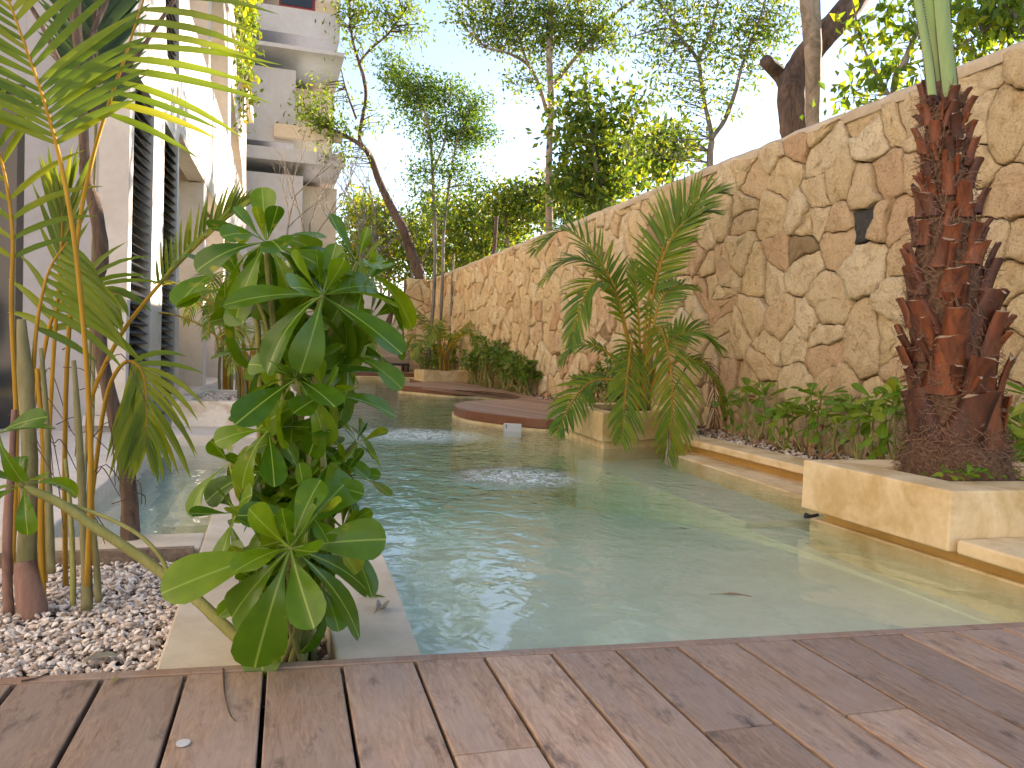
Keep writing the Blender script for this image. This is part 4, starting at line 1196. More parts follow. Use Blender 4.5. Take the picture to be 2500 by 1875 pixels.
# arching areca in the angled planter
ar = empty('areca_palm', (3.35, 6.95, 0.2), 'arching areca palm with drooping fronds in the angled planter', 'palm')
bx0, by0 = 1560, 985
def D7(k): return 7.55 + k
ARF = [
    ([(1555, 990), (1545, 880), (1528, 800), (1500, 700), (1440, 605), (1375, 562), (1305, 612)], 0.1, 34, 0.42, 0.35),
    ([(1550, 990), (1540, 880), (1520, 780), (1490, 690), (1440, 640), (1380, 640), (1322, 692)], 0.3, 30, 0.34, 0.5),
    ([(1565, 990), (1572, 860), (1585, 720), (1622, 600), (1662, 530), (1715, 480), (1750, 472)], 0.0, 36, 0.44, 0.2),
    ([(1570, 990), (1580, 850), (1595, 720), (1618, 630), (1655, 560), (1700, 522), (1740, 520)], -0.2, 34, 0.40, 0.25),
    ([(1550, 990), (1535, 850), (1510, 740), (1480, 690), (1440, 700), (1410, 770), (1395, 840)], -0.25, 30, 0.34, 0.7),
    ([(1570, 990), (1590, 840), (1610, 740), (1650, 700), (1700, 700)], 0.3, 24, 0.28, 0.5),
    ([(1560, 985), (1562, 900), (1552, 838), (1540, 850), (1530, 930), (1522, 1010), (1516, 1075)], -0.95, 34, 0.40, 0.55),
    ([(1565, 985), (1580, 880), (1600, 800), (1625, 835), (1640, 930), (1640, 1030), (1630, 1110)], -0.85, 38, 0.46, 0.5),
    ([(1570, 985), (1600, 880), (1650, 825), (1700, 812), (1760, 850)], 0.0, 26, 0.34, 0.6),
    ([(1548, 985), (1500, 930), (1440, 935), (1395, 985), (1360, 1055)], -0.5, 26, 0.34, 0.7),
    ([(1548, 985), (1500, 880), (1450, 845), (1400, 850), (1372, 885)], 0.1, 22, 0.24, 0.6),
    ([(1560, 985), (1562, 850), (1555, 720), (1548, 640)], 0.2, 18, 0.24, 0.1),
    ([(1572, 985), (1620, 900), (1690, 880), (1745, 930), (1765, 1010)], 0.2, 26, 0.34, 0.7),
]
for i, (P_, dD, n_, L_, dr_) in enumerate(ARF):
    D_ = [7.35] * 2 + list(np.linspace(7.35, 7.35 + dD, len(P_) - 2))
    frond(ar, A(P_, D_), 0.014, 0.004, n_, L_, 0.030, 0.34, dr_, 0.30, 30, 66, (0, -0.45, 0.9) if i not in (6, 7) else (0, -1, 0.35), STEMO, LEAF_PALM, False, (-1, 1), 5, 200 + i, rmix=(0, 0.85) if i not in (7,) else (0.45, 1.0))
b = MB()
for k in range(8):
    a0 = atd(1540 + 6 * k, 1010, 7.35 + 0.04 * (k % 3)); b.tube(spline([a0, a0 + Vector((0.01 * (k - 4), 0, 0.3)), a0 + Vector((0.03 * (k - 4), 0.02, 0.62))], 7), lerps([0.024, 0.018, 0.012], 7), 7)
    b.build('cane', STEMO if k % 2 else STEMP, ar, True); b = MB()
# withered brown frond hanging at the back of the planter, its tip trailing
frond(ar, A([(1640, 960), (1690, 880), (1735, 900), (1745, 1000), (1738, 1070)], 7.9), 0.008, 0.003, 22, 0.26, 0.012, 0.35, 1.0, 0.0, 40, 70, (0, -1, 0.3), BARK1, DRY, False, (-1, 1), 3, 333)
frond(ar, A([(1630, 1040), (1632, 1080), (1630, 1112), (1627, 1120)], 6.45), 0.006, 0.003, 9, 0.09, 0.010, 0.2, 1.2, 0.0, 60, 80, (0, -1, 0), BARK1, DRYP, False, (-1, 1), 3, 334)

# random arecas: far planter, and clumps on the left bank
def wild_palm(name, base, label, n, L, rise, stems, seed, lm=LEAF_PALM, nl=26, ll=0.3, lw=0.026, stemm=STEMO, spread=1.0, parts_cane=STEMP):
    rs = random.Random(seed)
    pm = empty(name, base, label, 'palm')
    base = Vector(base)
    for k in range(n):
        az = 2 * math.pi * k / n + rs.uniform(-0.4, 0.4)
        el = rs.uniform(0.35, 1.0)
        hd = Vector((math.cos(az), math.sin(az), 0))
        l = L * rs.uniform(0.75, 1.1)
        r_ = rise * rs.uniform(0.7, 1.1)
        b0 = base + hd * 0.05 + Vector((rs.uniform(-0.08, 0.08), rs.uniform(-0.08, 0.08), 0))
        p1 = b0 + Vector((0, 0, r_ * 0.6)) + hd * 0.06
        p2 = p1 + hd * l * 0.25 * spread + Vector((0, 0, l * 0.45 * el))
        p3 = p2 + hd * l * 0.35 * spread + Vector((0, 0, l * 0.12 * el))
        p4 = p3 + hd * l * 0.22 * spread + Vector((0, 0, -l * 0.30))
        frond(pm, [b0, p1, p2, p3, p4], 0.012, 0.003, nl, ll, lw, 0.42, 0.55, 0.25, 30, 66, (0, 0, 1) if el < 0.8 else (hd.x, hd.y, 0.6), stemm, lm, False, (-1, 1), 3, seed * 100 + k)
    for k in range(stems):
        a = rs.uniform(0, 6.28); o0 = base + Vector((math.cos(a), math.sin(a), 0)) * rs.uniform(0.02, 0.16) - Vector((0, 0, 0.03))
        bb = MB(); bb.tube(spline([o0, o0 + Vector((rs.uniform(-0.05, 0.05), 0, rise * 0.35)), o0 + Vector((rs.uniform(-0.1, 0.1), 0, rise * 0.7))], 7), lerps([0.022, 0.017, 0.012], 7), 7)
        bb.build('cane', parts_cane, pm, True)
    return pm
wild_palm('areca_palm', (3.85, 17.5, 0.24), 'young areca palm in the small square planter', 11, 1.5, 0.9, 5, 5, nl=30, ll=0.36, lw=0.03)
wild_palm('areca_palm', (-0.15, 8.3, 0.17), 'slender areca palm clump in the raised white planter', 11, 1.25, 0.75, 9, 6, nl=24, ll=0.24, lw=0.017)
wild_palm('areca_palm', (-0.45, 10.3, 0.0), 'taller areca palm beyond the raised white planter', 9, 1.7, 1.5, 6, 8, nl=28, ll=0.34, lw=0.026)
wild_palm('areca_palm', (1.0, 20.9, 0.1), 'areca palm beside the plain white far wall', 8, 1.6, 1.6, 4, 9, nl=24, ll=0.34, lw=0.03)

# ---- thick fibrous palm in the corner planter
tp = empty('fan_palm', (3.145, 2.92, 0.2), 'thick palm trunk wrapped in red brown leaf bases and fibre', 'palm')
def trunk_pt(py):
    cx_ = np.interp(py, [0, 230, 350, 500, 700, 850, 1000, 1165, 1200], [2285, 2299, 2303, 2313, 2314, 2320, 2330, 2332, 2332])
    wd = np.interp(py, [0, 230, 350, 500, 700, 850, 1000, 1100, 1165, 1200], [66, 78, 100, 126, 184, 206, 200, 232, 256, 260])
    c = onplane(cx_, py, (3.145, 2.92, 0), Vector((fw.x, fw.y, 0)).normalized())
    rr_ = wd / 2 * 3.73 / F
    return c, rr_
ys = np.linspace(1178, 205, 46)
b = MB(); b.tube([trunk_pt(y)[0] for y in ys], [trunk_pt(y)[1] * (0.86 if y < 1080 else 0.96) for y in ys], 26, wob=0.05); b.build('trunk', FIBRE, tp, True)

_tz = sorted((trunk_pt(y)[0].z, trunk_pt(y)[1]) for y in np.linspace(1178, 205, 60))
def taper_at(z):
    f_ = lambda q: np.interp(q, [a[0] for a in _tz], [a[1] for a in _tz])
    return math.atan2(f_(z) - f_(z + 0.12), 0.12) * 0.85

def boot(c, rr_, phi, L_, w, lean, seed):
    """one cut leaf base: a curved wedge hugging the trunk, splayed outwards, with a pale sawn end"""
    rs = random.Random(seed)
    rad = Vector((math.cos(phi), math.sin(phi), 0)); tan = Vector((-rad.y, rad.x, 0)); upv = Vector((0, 0, 1))
    lean -= taper_at(c.z)
    ds = upv * math.cos(lean) + rad * math.sin(lean)
    ds = (ds + tan * rs.uniform(-0.4, 0.4)).normalized()
    nn_ = (rad * math.cos(lean) - upv * math.sin(lean)).normalized()
    vs = []; fs = []
    rows = 6; sk_ = rs.uniform(-0.3, 0.3)
    for i in range(rows + 1):
        t = i / rows
        ww = w * (1.0 - 0.30 * t + 0.10 * max(0, t - 0.7)) * 0.5
        cc = c + rad * (rr_ * 0.86) + ds * (L_ * t) + rad * (0.018 * t * t * 2)
        th = 0.018 * (1 - 0.25 * t)
        for k in (-1, -0.55, 0, 0.55, 1):
            q = cc + tan * (k * ww) + nn_ * (th * (1 - 0.9 * k * k) * 1.5 - abs(k) * 0.004) + ds * (sk_ * k * ww * (t > 0.9) + (0.006 * rs.uniform(-1, 1) if i == rows else 0))
            vs.append(q)
        vs.append(cc + tan * ww * 0.75 - nn_ * 0.006); vs.append(cc - tan * ww * 0.75 - nn_ * 0.006)
    m_ = 7
    for i in range(rows):
        for k in range(m_):
            k2 = (k + 1) % m_
            fs.append((i*m_+k, i*m_+k2, (i+1)*m_+k2, (i+1)*m_+k))
    bb = MB(); bb.add(vs, fs)
    bo = bb.build('leaf_base', BOOT, tp, True)
    e = MB(); ev = vs[rows*m_:(rows+1)*m_]
    e.add(ev, [tuple(range(m_))]); e.build('cut_end', BOOTEND, bo)
idx = 0
camdir = math.atan2(-2.92, -3.145)
y_ = 1075.0; row = 0
while y_ > 225:
    c, rr_ = trunk_pt(y_)
    nb = 7 if rr_ > 0.12 else 6
    for k in range(nb):
        ph = 2 * math.pi * (k + 0.5 * (row % 2)) / nb + random.uniform(-0.16, 0.16) + 0.4
        if math.cos(ph - camdir) < -0.35: continue
        Lb = np.interp(y_, [225, 400, 700, 1000], [0.11, 0.12, 0.15, 0.27]) * random.uniform(0.75, 1.15)
        wb = np.interp(y_, [225, 400, 700, 1000], [0.06, 0.075, 0.12, 0.19]) * random.uniform(0.85, 1.1)
        boot(c + Vector((0, 0, random.uniform(-0.03, 0.03))), rr_, ph, Lb, wb, R(random.choice([0, 2, 4, 5, 7, 11])), idx); idx += 1
    y_ -= np.interp(y_, [225, 500, 800, 1075], [50, 58, 70, 100]); row += 1
for k in range(46):                                                    # stray torn bases between the rows
    py = random.uniform(1000, 250); c, rr_ = trunk_pt(py)
    ph = camdir + random.uniform(-1.7, 1.7)
    boot(c, rr_ * random.uniform(0.9, 1.0), ph, np.interp(py, [250, 1000], [0.07, 0.17]) * random.uniform(0.6, 1.2), np.interp(py, [250, 1000], [0.03, 0.08]) * random.uniform(0.5, 1.1), R(random.uniform(0, 22)), 3000 + k)
b = MB()
for k in range(4200):                                                  # frayed fibre
    py = random.uniform(1172, 230) if k % 3 else random.uniform(1172, 1040)
    c, rr_ = trunk_pt(py)
    ph = camdir + random.uniform(-2.0, 2.0)
    rad = Vector((math.cos(ph), math.sin(ph), 0)); tan = Vector((-rad.y, rad.x, 0))
    p = c + rad * rr_ * random.uniform(0.86, 1.08)
    l = random.uniform(0.03, 0.09)
    d = (tan * random.uniform(-1, 1) + Vector((0, 0, random.uniform(-0.7, 0.9))) + rad * random.uniform(-0.05, 0.38)).normalized()
    q = p + d * l * 0.5 + rad * 0.006; e = p + d * l + Vector((0, 0, random.uniform(-0.025, 0.012)))
    s = d.cross(rad).normalized() * random.uniform(0.0008, 0.0022)
    b.add([p - s, p + s, q + s, q - s, e], [(0, 1, 2, 3), (3, 2, 4)], random.random())
o = b.build('fibre', simple('fibre_strand', (0.17, 0.10, 0.065), 0.95, 0.55, 60), tp); o['kind'] = 'stuff'
# green leaf stalks leaving the frame at the top, with short thorns
for i, (P_, ra) in enumerate([([(2300, 240), (2290, 150), (2276, 20), (2262, -140)], 0.048), ([(2318, 240), (2308, 150), (2296, 20), (2285, -140)], 0.036), ([(2272, 235), (2262, 150), (2240, 20), (2215, -140)], 0.020)]):
    pts = spline([onplane(x, y, (3.145, 2.92 - 0.05 * i, 0), Vector((fw.x, fw.y, 0)).normalized()) for x, y in P_], 12)
    b = MB(); vs = []; fs = []
    side = Vector((rt.x, rt.y, 0)).normalized(); out = Vector((-fw.x, -fw.y, 0)).normalized()
    for p in pts:
        for k in range(9):
            a_ = -1 + 2 * k / 8
            vs.append(p + side * a_ * ra + out * (0.014 + 0.55 * ra * (1 - a_ * a_)))
    for q_ in range(len(pts) - 1):
        for k in range(8): fs.append((q_*9+k, q_*9+k+1, (q_+1)*9+k+1, (q_+1)*9+k))
    b.add(vs, fs); pe = b.build('leaf_stalk', PETG, tp, True)
    b = MB()
    for q_ in range(60):
        t = q_ / 59 * (len(pts) - 1.01); k = int(t); p = pts[k].lerp(pts[k+1], t - k)
        for sg in (-1, 1):
            e = p + side * sg * ra + out * 0.014
            b.add([e + Vector((0, 0, 0.006)), e - Vector((0, 0, 0.006)), e + side * sg * 0.008 + Vector((0, 0, 0.004))], [(0, 1, 2)])
    o = b.build('thorns', BARK1, pe); o['kind'] = 'stuff'
# ground cover sprig at the foot of the trunk
gs = empty('ground_ivy', aty(2370, 1160, 2.62), 'small dark green creeper at the foot of the thick palm', 'plant')
for k in range(34):
    px = random.gauss(2370, 60); py = 1165 - abs(random.gauss(0, 12)) + (px - 2370) * 0.02
    c = aty(px, py, random.uniform(2.58, 2.68)); l = random.uniform(0.035, 0.055)
    d = Vector((random.uniform(-1, 1), random.uniform(-1, 0.2), random.uniform(-0.1, 0.7)))
    B = basis_from(d, Vector((0, -0.4, 1))).to_4x4()
    obj('leaf', SPOON[4], gs, Matrix.Translation(c) @ B @ Matrix.Diagonal((l * 1.3, l, l, 1)))

# ---- young shrubs at the foot of the wall
def young(base, h, heads, L_, label, group, seed):
    rs = random.Random(seed)
    e = empty('sea_lettuce_seedling', base, label, 'shrub', group)
    base = Vector(base)
    for k in range(heads):
        top = base + Vector((rs.uniform(-0.10, 0.06), rs.uniform(-0.12, 0.12), h * rs.uniform(0.65, 1.0)))
        b = MB(); b.tube(spline([base + Vector((0, rs.uniform(-0.03, 0.03), -0.02)), base.lerp(top, 0.5) + Vector((rs.uniform(-0.05, 0.05), rs.uniform(-0.05, 0.05), 0)), top], 8), lerps([0.009, 0.006], 8), 6); b.build('stem', STEMG, e, True)
        rosette(e, top, (rs.uniform(-0.5, 0), rs.uniform(-0.3, 0.2), 1), rs.randint(7, 9), L_ * rs.uniform(0.85, 1.1), SPOONB, seed=seed * 10 + k, th0=20, th1=95)
        for q in range(2):
            p = base.lerp(top, rs.uniform(0.35, 0.75))
            d = Vector((rs.uniform(-1, 0.2), rs.uniform(-1, 1), -0.2)); l = L_ * 0.7
            obj('leaf', SPOONB[1], e, Matrix.Translation(p) @ basis_from(d, Vector((-0.3, 0, 1))).to_4x4() @ Matrix.Diagonal((l, l, l, 1)))
YG = [((1785, 1078), 0.30, 2, 0.13), ((1825, 1080), 0.36, 1, 0.15), ((1850, 1085), 0.40, 2, 0.16), ((1890, 1090), 0.26, 1, 0.13), ((1918, 1092), 0.28, 2, 0.13),
      ((1965, 1103), 0.34, 1, 0.17), ((2010, 1108), 0.38, 3, 0.18), ((2045, 1110), 0.22, 1, 0.12), ((2090, 1110), 0.34, 2, 0.15), ((2140, 1112), 0.42, 3, 0.18), ((2185, 1112), 0.45, 3, 0.17)]
for i, ((px, py), h_, hd, L_) in enumerate(YG):
    d_ = ray(px, py); XX = random.uniform(4.0, 4.28); p = Vector((XX, d_.y / d_.x * XX, 0.03))
    young(p, h_ * 1.3, hd + 1, L_ * 1.15, 'young spoon leaved shrub in the gravel at the foot of the stone wall', 'seedlings along the wall', 500 + i)
for i, (Y, X, h_) in enumerate([(3.05, 4.25, 0.62), (2.95, 4.05, 0.45), (3.2, 4.3, 0.35)]):
    young((X, Y + 0.35, 0.03), h_, 4, 0.19, 'leafy spoon leaved shrub in the gap between thick palm and wall', 'shrubs behind the thick palm', 540 + i)

# hedge shrubs further along, leaf masses
def hedge(base, w, d, h, n, leafL, label, seed, group):
    rs = random.Random(seed)
    e = empty('hedge_shrub', base, label, 'shrub', group)
    base = Vector(base)
    b = MB(); st = MB()
    for k in range(n):
        top = base + Vector((rs.uniform(-w, w), rs.uniform(-d, d), h * rs.uniform(0.45, 1.0)))
        st.tube(spline([base + Vector((rs.uniform(-w, w) * 0.7, rs.uniform(-d, d) * 0.8, 0)), base.lerp(top, 0.6), top], 5), lerps([0.01, 0.005], 5), 5)
        ax = Vector((rs.uniform(-0.6, 0.3), rs.uniform(-0.5, 0.3), 1)).normalized()
        e1 = ax.orthogonal().normalized(); e2 = ax.cross(e1)
        for q in range(11):
            f = q / 10; th = R(20 + 90 * f); ph = 2.4 * q + rs.random()
            rad = e1 * math.cos(ph) + e2 * math.sin(ph)
            dd_ = ax * math.cos(th) + rad * math.sin(th); nz = ax * math.sin(th) - rad * math.cos(th)
            l = leafL * (0.5 + 0.5 * f); s = dd_.cross(nz).normalized()
            rv = rs.random()
            b.add([top, top + dd_*l*.45 + s*l*.13, top + dd_*l*.8 + s*l*.19 - nz*l*.04, top + dd_*l - nz*l*.1, top + dd_*l*.8 - s*l*.19 - nz*l*.04, top + dd_*l*.45 - s*l*.13],
                  [(0, 1, 5), (1, 2, 4, 5), (2, 3, 4)], rv)
    o = b.build('foliage', LEAF_HEDGE, e, True); o['kind'] = 'stuff'
    st.build('stem', STEMG, e, True)
for i, (X, Y, w_, d_, h_, n_) in enumerate([(4.15, 8.9, 0.22, 0.3, 0.75, 26), (4.2, 9.7, 0.2, 0.35, 0.55, 20)]):
    hedge((X, Y, 0.03), w_, d_, h_, n_, 0.16, 'spoon leaved shrub behind the arching areca palm', 600 + i, 'shrubs behind the arching palm')
for i, (X, Y, w_, d_, h_, n_) in enumerate([(4.28, 13.0, 0.2, 0.5, 0.62, 40), (4.28, 14.0, 0.2, 0.5, 0.78, 46), (4.25, 15.1, 0.22, 0.6, 1.0, 54), (4.25, 16.2, 0.2, 0.5, 0.8, 40)]):
    hedge((X, Y, 0.03), w_, d_, h_, n_, 0.17, 'dense spoon leaved hedge shrub beside the curved deck', 620 + i, 'hedge by the curved deck')
for i, (X, Y) in enumerate([(4.2, 18.9), (3.9, 19.8), (4.3, 20.6)]):
    hedge((X, Y, 0.03), 0.3, 0.4, 0.85, 30, 0.18, 'dark low shrub behind the small square planter', 640 + i, 'shrubs behind the square planter')

# ================================================================== trees
def leaves(mb_, P, L0, L1, wr, outw=None, down=0.4, rmix=(0, 1), rs=rng):
    n = len(P)
    if n == 0: return
    d = rs.normal(0, 1, (n, 3)); d[:, 2] -= down
    if outw is not None: d += outw
    d /= np.linalg.norm(d, axis=1, keepdims=True)
    q = rs.normal(0, 1, (n, 3)); s = np.cross(d, q); s /= np.linalg.norm(s, axis=1, keepdims=True) + 1e-9
    nz = np.cross(s, d)
    L = rs.uniform(L0, L1, (n, 1)); w = L * wr
    v = np.stack([P, P + d*L*.5 + s*w*.5 + nz*w*.12, P + d*L - nz*L*.08, P + d*L*.5 - s*w*.5 + nz*w*.12], 1).reshape(-1, 3)
    base = mb_.n
    mb_.v += [tuple(p) for p in v.tolist()]
    mb_.f += [(base+4*i, base+4*i+1, base+4*i+2, base+4*i+3) for i in range(n)]
    mb_.r += np.repeat(rs.uniform(*rmix, n), 4).tolist()
    mb_.n += 4 * n

def tree(name, label, D, trunks, blobs, bm, lm, L=(0.07, 0.12), wr=0.5, density=1.0, twig=0.006, clump=26, seed=1, group=None, cl_r=0.28, down=0.4, rmix=(0, 1), base=None):
    """trunks: list of (photo points, radii in photo px); blobs: (px, py, rx, ry, clusters) of foliage, all put at distance D"""
    r_ = np.random.default_rng(seed); pr = random.Random(seed)
    b0 = A([trunks[0][0][0]], D)[0] if base is None else Vector(base)
    e = empty(name, (b0.x, b0.y, -0.06), label, 'tree', group)
    k_ = D / F
    allp = []
    for P_, rad in trunks:
        if isinstance(P_[0], Vector): pts = P_
        else: pts = [atd(x, y, D + pr.uniform(-0.02, 0.02) * D) for x, y in P_]
        n = max(8, len(pts) * 5)
        sp = spline(pts, n)
        b = MB(); b.tube(sp, [q * k_ for q in lerps(rad, n)], 9, wob=0.05)
        b.build('trunk' if (P_, rad) == trunks[0] else 'branch', bm, e, True)
        allp += sp
    fol = MB(); tw = MB()
    ap = np.array([tuple(p) for p in allp])
    for (px, py, rx, ry, nc) in blobs:
        c = np.array(atd(px, py, D)); 
        nc = int(nc * density)
        u = r_.normal(0, 1, (nc, 3)); u /= np.linalg.norm(u, axis=1, keepdims=True)
        u *= r_.uniform(0.25, 1.0, (nc, 1)) ** 0.6
        rv, uv, fv = np.array(rt), np.array(up), np.array(fw)
        C = c + u[:, :1] * rv * rx * k_ + u[:, 1:2] * uv * ry * k_ + u[:, 2:] * fv * max(rx, ry) * k_ * 0.9
        for q in C:
            dd_ = ((ap - q) ** 2).sum(1); dd_ += np.maximum(0, ap[:, 2] - q[2]) * 2
            j = int(np.argmin(dd_)); a = Vector(ap[j]); qv = Vector(q)
            mid = a.lerp(qv, 0.5) + Vector((pr.uniform(-1, 1), pr.uniform(-1, 1), pr.uniform(-0.3, 1.0))) * (qv - a).length * 0.14
            if twig: tw.tube([a, mid, qv], [twig * 1.6, twig, twig * 0.5], 4, cap=False)
            m = max(4, int(clump * r_.uniform(0.6, 1.4)))
            off = r_.normal(0, 1, (m, 3)) * cl_r * np.array([1, 1, 0.6])
            leaves(fol, q + off, L[0], L[1], wr, None, down, rmix, r_)
    if twig and tw.n: tw.build('twigs', bm, e, True)['kind'] = 'stuff'
    if fol.n:
        o = fol.build('crown', lm, e); o['kind'] = 'stuff'
    return e

# forked dark trunk and pale straight trunk behind the wall
tree('forked_tree', 'dark rough forked tree trunk with a sawn stub behind the wall', 9.5,
     [([(1950, 900), (1945, 420), (1936, 300), (1934, 215), (1962, 150), (2010, 90), (2068, 25), (2130, -60), (2200, -200)], [40, 34, 33, 36, 32, 31, 30, 28, 24]),
      ([(1934, 225), (1905, 185), (1868, 148)], [24, 18, 16])],
     [(2250, -330, 260, 150, 50), (2000, -330, 220, 120, 40)], BARK1, LEAF_TREE, (0.07, 0.11), seed=3)
tree('pale_tree', 'straight pale mottled tree trunk in front of the forked one', 9.0,
     [([(1990, 900), (1986, 420), (1984, 280), (1985, 150), (1978, 20), (1965, -100), (1955, -260)], [19, 18, 17, 19, 24, 24, 18])],
     [(1850, -330, 260, 120, 50)], BARK2, LEAF_TREE, (0.07, 0.11), seed=4)
tree('slender_tree', 'slender grey tree with two thin stems and sparse leaves behind the wall', 12.0,
     [([(1735, 900), (1733, 420), (1738, 340), (1722, 260), (1712, 200), (1705, 150), (1672, 105), (1630, 70), (1540, 90)], [11, 9, 7, 5, 5, 4.5, 4, 3, 1.5]),
      ([(1738, 338), (1768, 295), (1795, 225), (1812, 160), (1850, 60), (1880, -40)], [6, 6, 5, 4, 3, 2]),
      ([(1705, 150), (1740, 60), (1760, -40)], [4, 3, 2]), ([(1672, 105), (1620, 20), (1560, -40)], [3, 2, 1.5])],
     [(1640, 120, 90, 60, 30), (1720, 90, 110, 80, 46), (1810, 110, 90, 90, 46), (1650, 220, 80, 70, 22), (1760, 230, 60, 60, 14), (1860, 30, 90, 80, 50), (1600, 20, 120, 60, 36), (1700, -20, 140, 50, 40), (1640, 330, 70, 50, 12), (1560, 350, 60, 40, 10)],
     BARK3, LEAF_TREE, (0.075, 0.12), 0.38, seed=5, clump=15, cl_r=0.2, twig=0.005)
tree('tall_tree', 'tall slim pale trunk tree with a dark leafy crown rising over the wall', 17.0,
     [([(1342, 900), (1341, 560), (1340, 400), (1346, 260), (1341, 130), (1346, 10), (1348, -120)], [11, 9.5, 8, 8, 7.5, 7, 6]),
      ([(1338, 285), (1318, 215), (1290, 160), (1240, 130), (1185, 118)], [5, 4.5, 4, 3, 1.5]),
      ([(1352, 205), (1385, 165), (1415, 130), (1480, 50), (1560, -10)], [5, 5, 4, 3.5, 3]),
      ([(1290, 160), (1262, 80), (1240, 0)], [3.5, 3, 2]), ([(1415, 130), (1420, 60), (1400, -30)], [3, 2.5, 2])],
     [(1190, 55, 75, 60, 60), (1260, 70, 80, 80, 90), (1330, 60, 80, 90, 100), (1410, 60, 80, 80, 100), (1470, 90, 60, 60, 46), (1280, 180, 50, 50, 24), (1400, 180, 50, 40, 16), (1150, 20, 40, 40, 16), (1340, -60, 200, 60, 80)],
     BARK2, LEAF_TREE, (0.08, 0.13), 0.45, seed=6, clump=26, cl_r=0.20, density=0.62)
tree('bushy_tree', 'bushy broad leaved tree right behind the wall cap', 13.5,
     [([(1478, 900), (1475, 560), (1468, 480), (1452, 390), (1440, 280), (1430, 220)], [9, 8, 7, 5, 4, 2]), ([(1475, 540), (1500, 460), (1530, 380), (1540, 300)], [5, 4, 3, 2])],
     [(1440, 260, 90, 70, 34), (1430, 350, 80, 80, 62), (1500, 330, 80, 90, 44), (1420, 440, 70, 60, 60), (1490, 440, 70, 60, 36), (1545, 260, 50, 40, 12), (1460, 510, 60, 40, 20)],
     BARK3, LEAF_TREE, (0.12, 0.19), 0.5, seed=7, clump=15, cl_r=0.20, density=0.75)
tree('yellow_tree', 'tree with large yellow green leaves behind the wall, on the thick palm side', 8.2,
     [([(2170, 900), (2180, 260), (2210, 150), (2245, 60), (2290, -80)], [10, 9, 8, 6, 4]), ([(2180, 250), (2110, 120), (2080, 0)], [5, 3, 2]), ([(2210, 160), (2330, 120), (2450, 40), (2560, -40)], [4, 3.5, 3, 2]), ([(2190, 230), (2300, 200), (2400, 150), (2500, 60)], [3, 2.5, 2, 1.5]), ([(2500, 80), (2470, 30), (2380, -40)], [5, 5, 4])],
     [(2120, 180, 60, 60, 20), (2190, 60, 90, 70, 34), (2110, 60, 40, 40, 5), (2350, 110, 70, 40, 22), (2440, 40, 90, 60, 60), (2480, 20, 60, 60, 36), (2340, 20, 80, 40, 18), (2080, 240, 40, 30, 8), (2230, 190, 60, 40, 10)],
     BARK3, LEAF_YEL, (0.10, 0.17), 0.5, seed=8, clump=6, cl_r=0.13, twig=0.004, down=0.9, rmix=(0, 0.86))
tree('feathery_tree', 'feathery fine leaved tree with thin stems in front of the wall end', 20.0,
     [([(1046, 885), (1060, 700), (1062, 560), (1056, 420), (1045, 300), (1010, 220)], [5, 4.5, 4.5, 4, 3, 2]), ([(1072, 880), (1080, 690), (1084, 560), (1100, 430), (1120, 330), (1150, 280)], [4, 4, 3.5, 3, 2.5, 1.5]), ([(1100, 890), (1104, 700), (1108, 620)], [3.5, 3.2, 2]),
      ([(1056, 420), (1090, 330), (1085, 250)], [3, 2.5, 1.5])],
     [(960, 170, 45, 42, 34), (1000, 215, 70, 45, 60), (1075, 225, 70, 45, 62), (1030, 270, 60, 45, 40), (1145, 255, 45, 40, 34), (1120, 310, 70, 50, 60), (1060, 330, 60, 50, 34), (1170, 350, 55, 40, 30), (1100, 400, 70, 45, 34), (1040, 440, 45, 45, 22), (1150, 430, 50, 40, 16), (1080, 500, 60, 50, 24)],
     BARK3, LEAF_FEATH, (0.07, 0.12), 0.5, seed=9, clump=42, cl_r=0.21, twig=0.008, density=0.55)
tree('leaning_tree', 'leaning dark trunk tree with thin yellow green leaf tufts over the far wall', 24.0,
     [([(1040, 880), (1028, 690), (1002, 610), (985, 560), (955, 505), (925, 440), (905, 385), (885, 358), (850, 335), (800, 312)], [17, 14, 13, 12, 10, 9, 8, 6, 5, 3]),
      ([(888, 362), (878, 330), (893, 240), (888, 190), (876, 150), (858, 80), (850, -40)], [6, 5, 4.5, 4.5, 4, 3, 2]), ([(876, 155), (905, 120), (950, 80), (985, 30)], [3.5, 3, 2.5, 2]), ([(870, 290), (845, 220), (833, 170)], [3, 2, 1.5])],
     [(790, 300, 40, 30, 26), (745, 270, 35, 30, 18), (820, 325, 40, 25, 20), (800, 220, 30, 40, 14), (850, 30, 40, 50, 24), (900, 30, 60, 45, 24), (980, 25, 50, 50, 26), (1010, 75, 35, 35, 12), (880, 120, 50, 35, 10), (905, 280, 40, 40, 10), (840, 380, 50, 40, 12), (930, 60, 60, 40, 12)],
     BARK1, LEAF_YEL, (0.12, 0.20), 0.4, seed=10, clump=15, cl_r=0.3, twig=0.012, down=1.0, rmix=(0, 0.8))
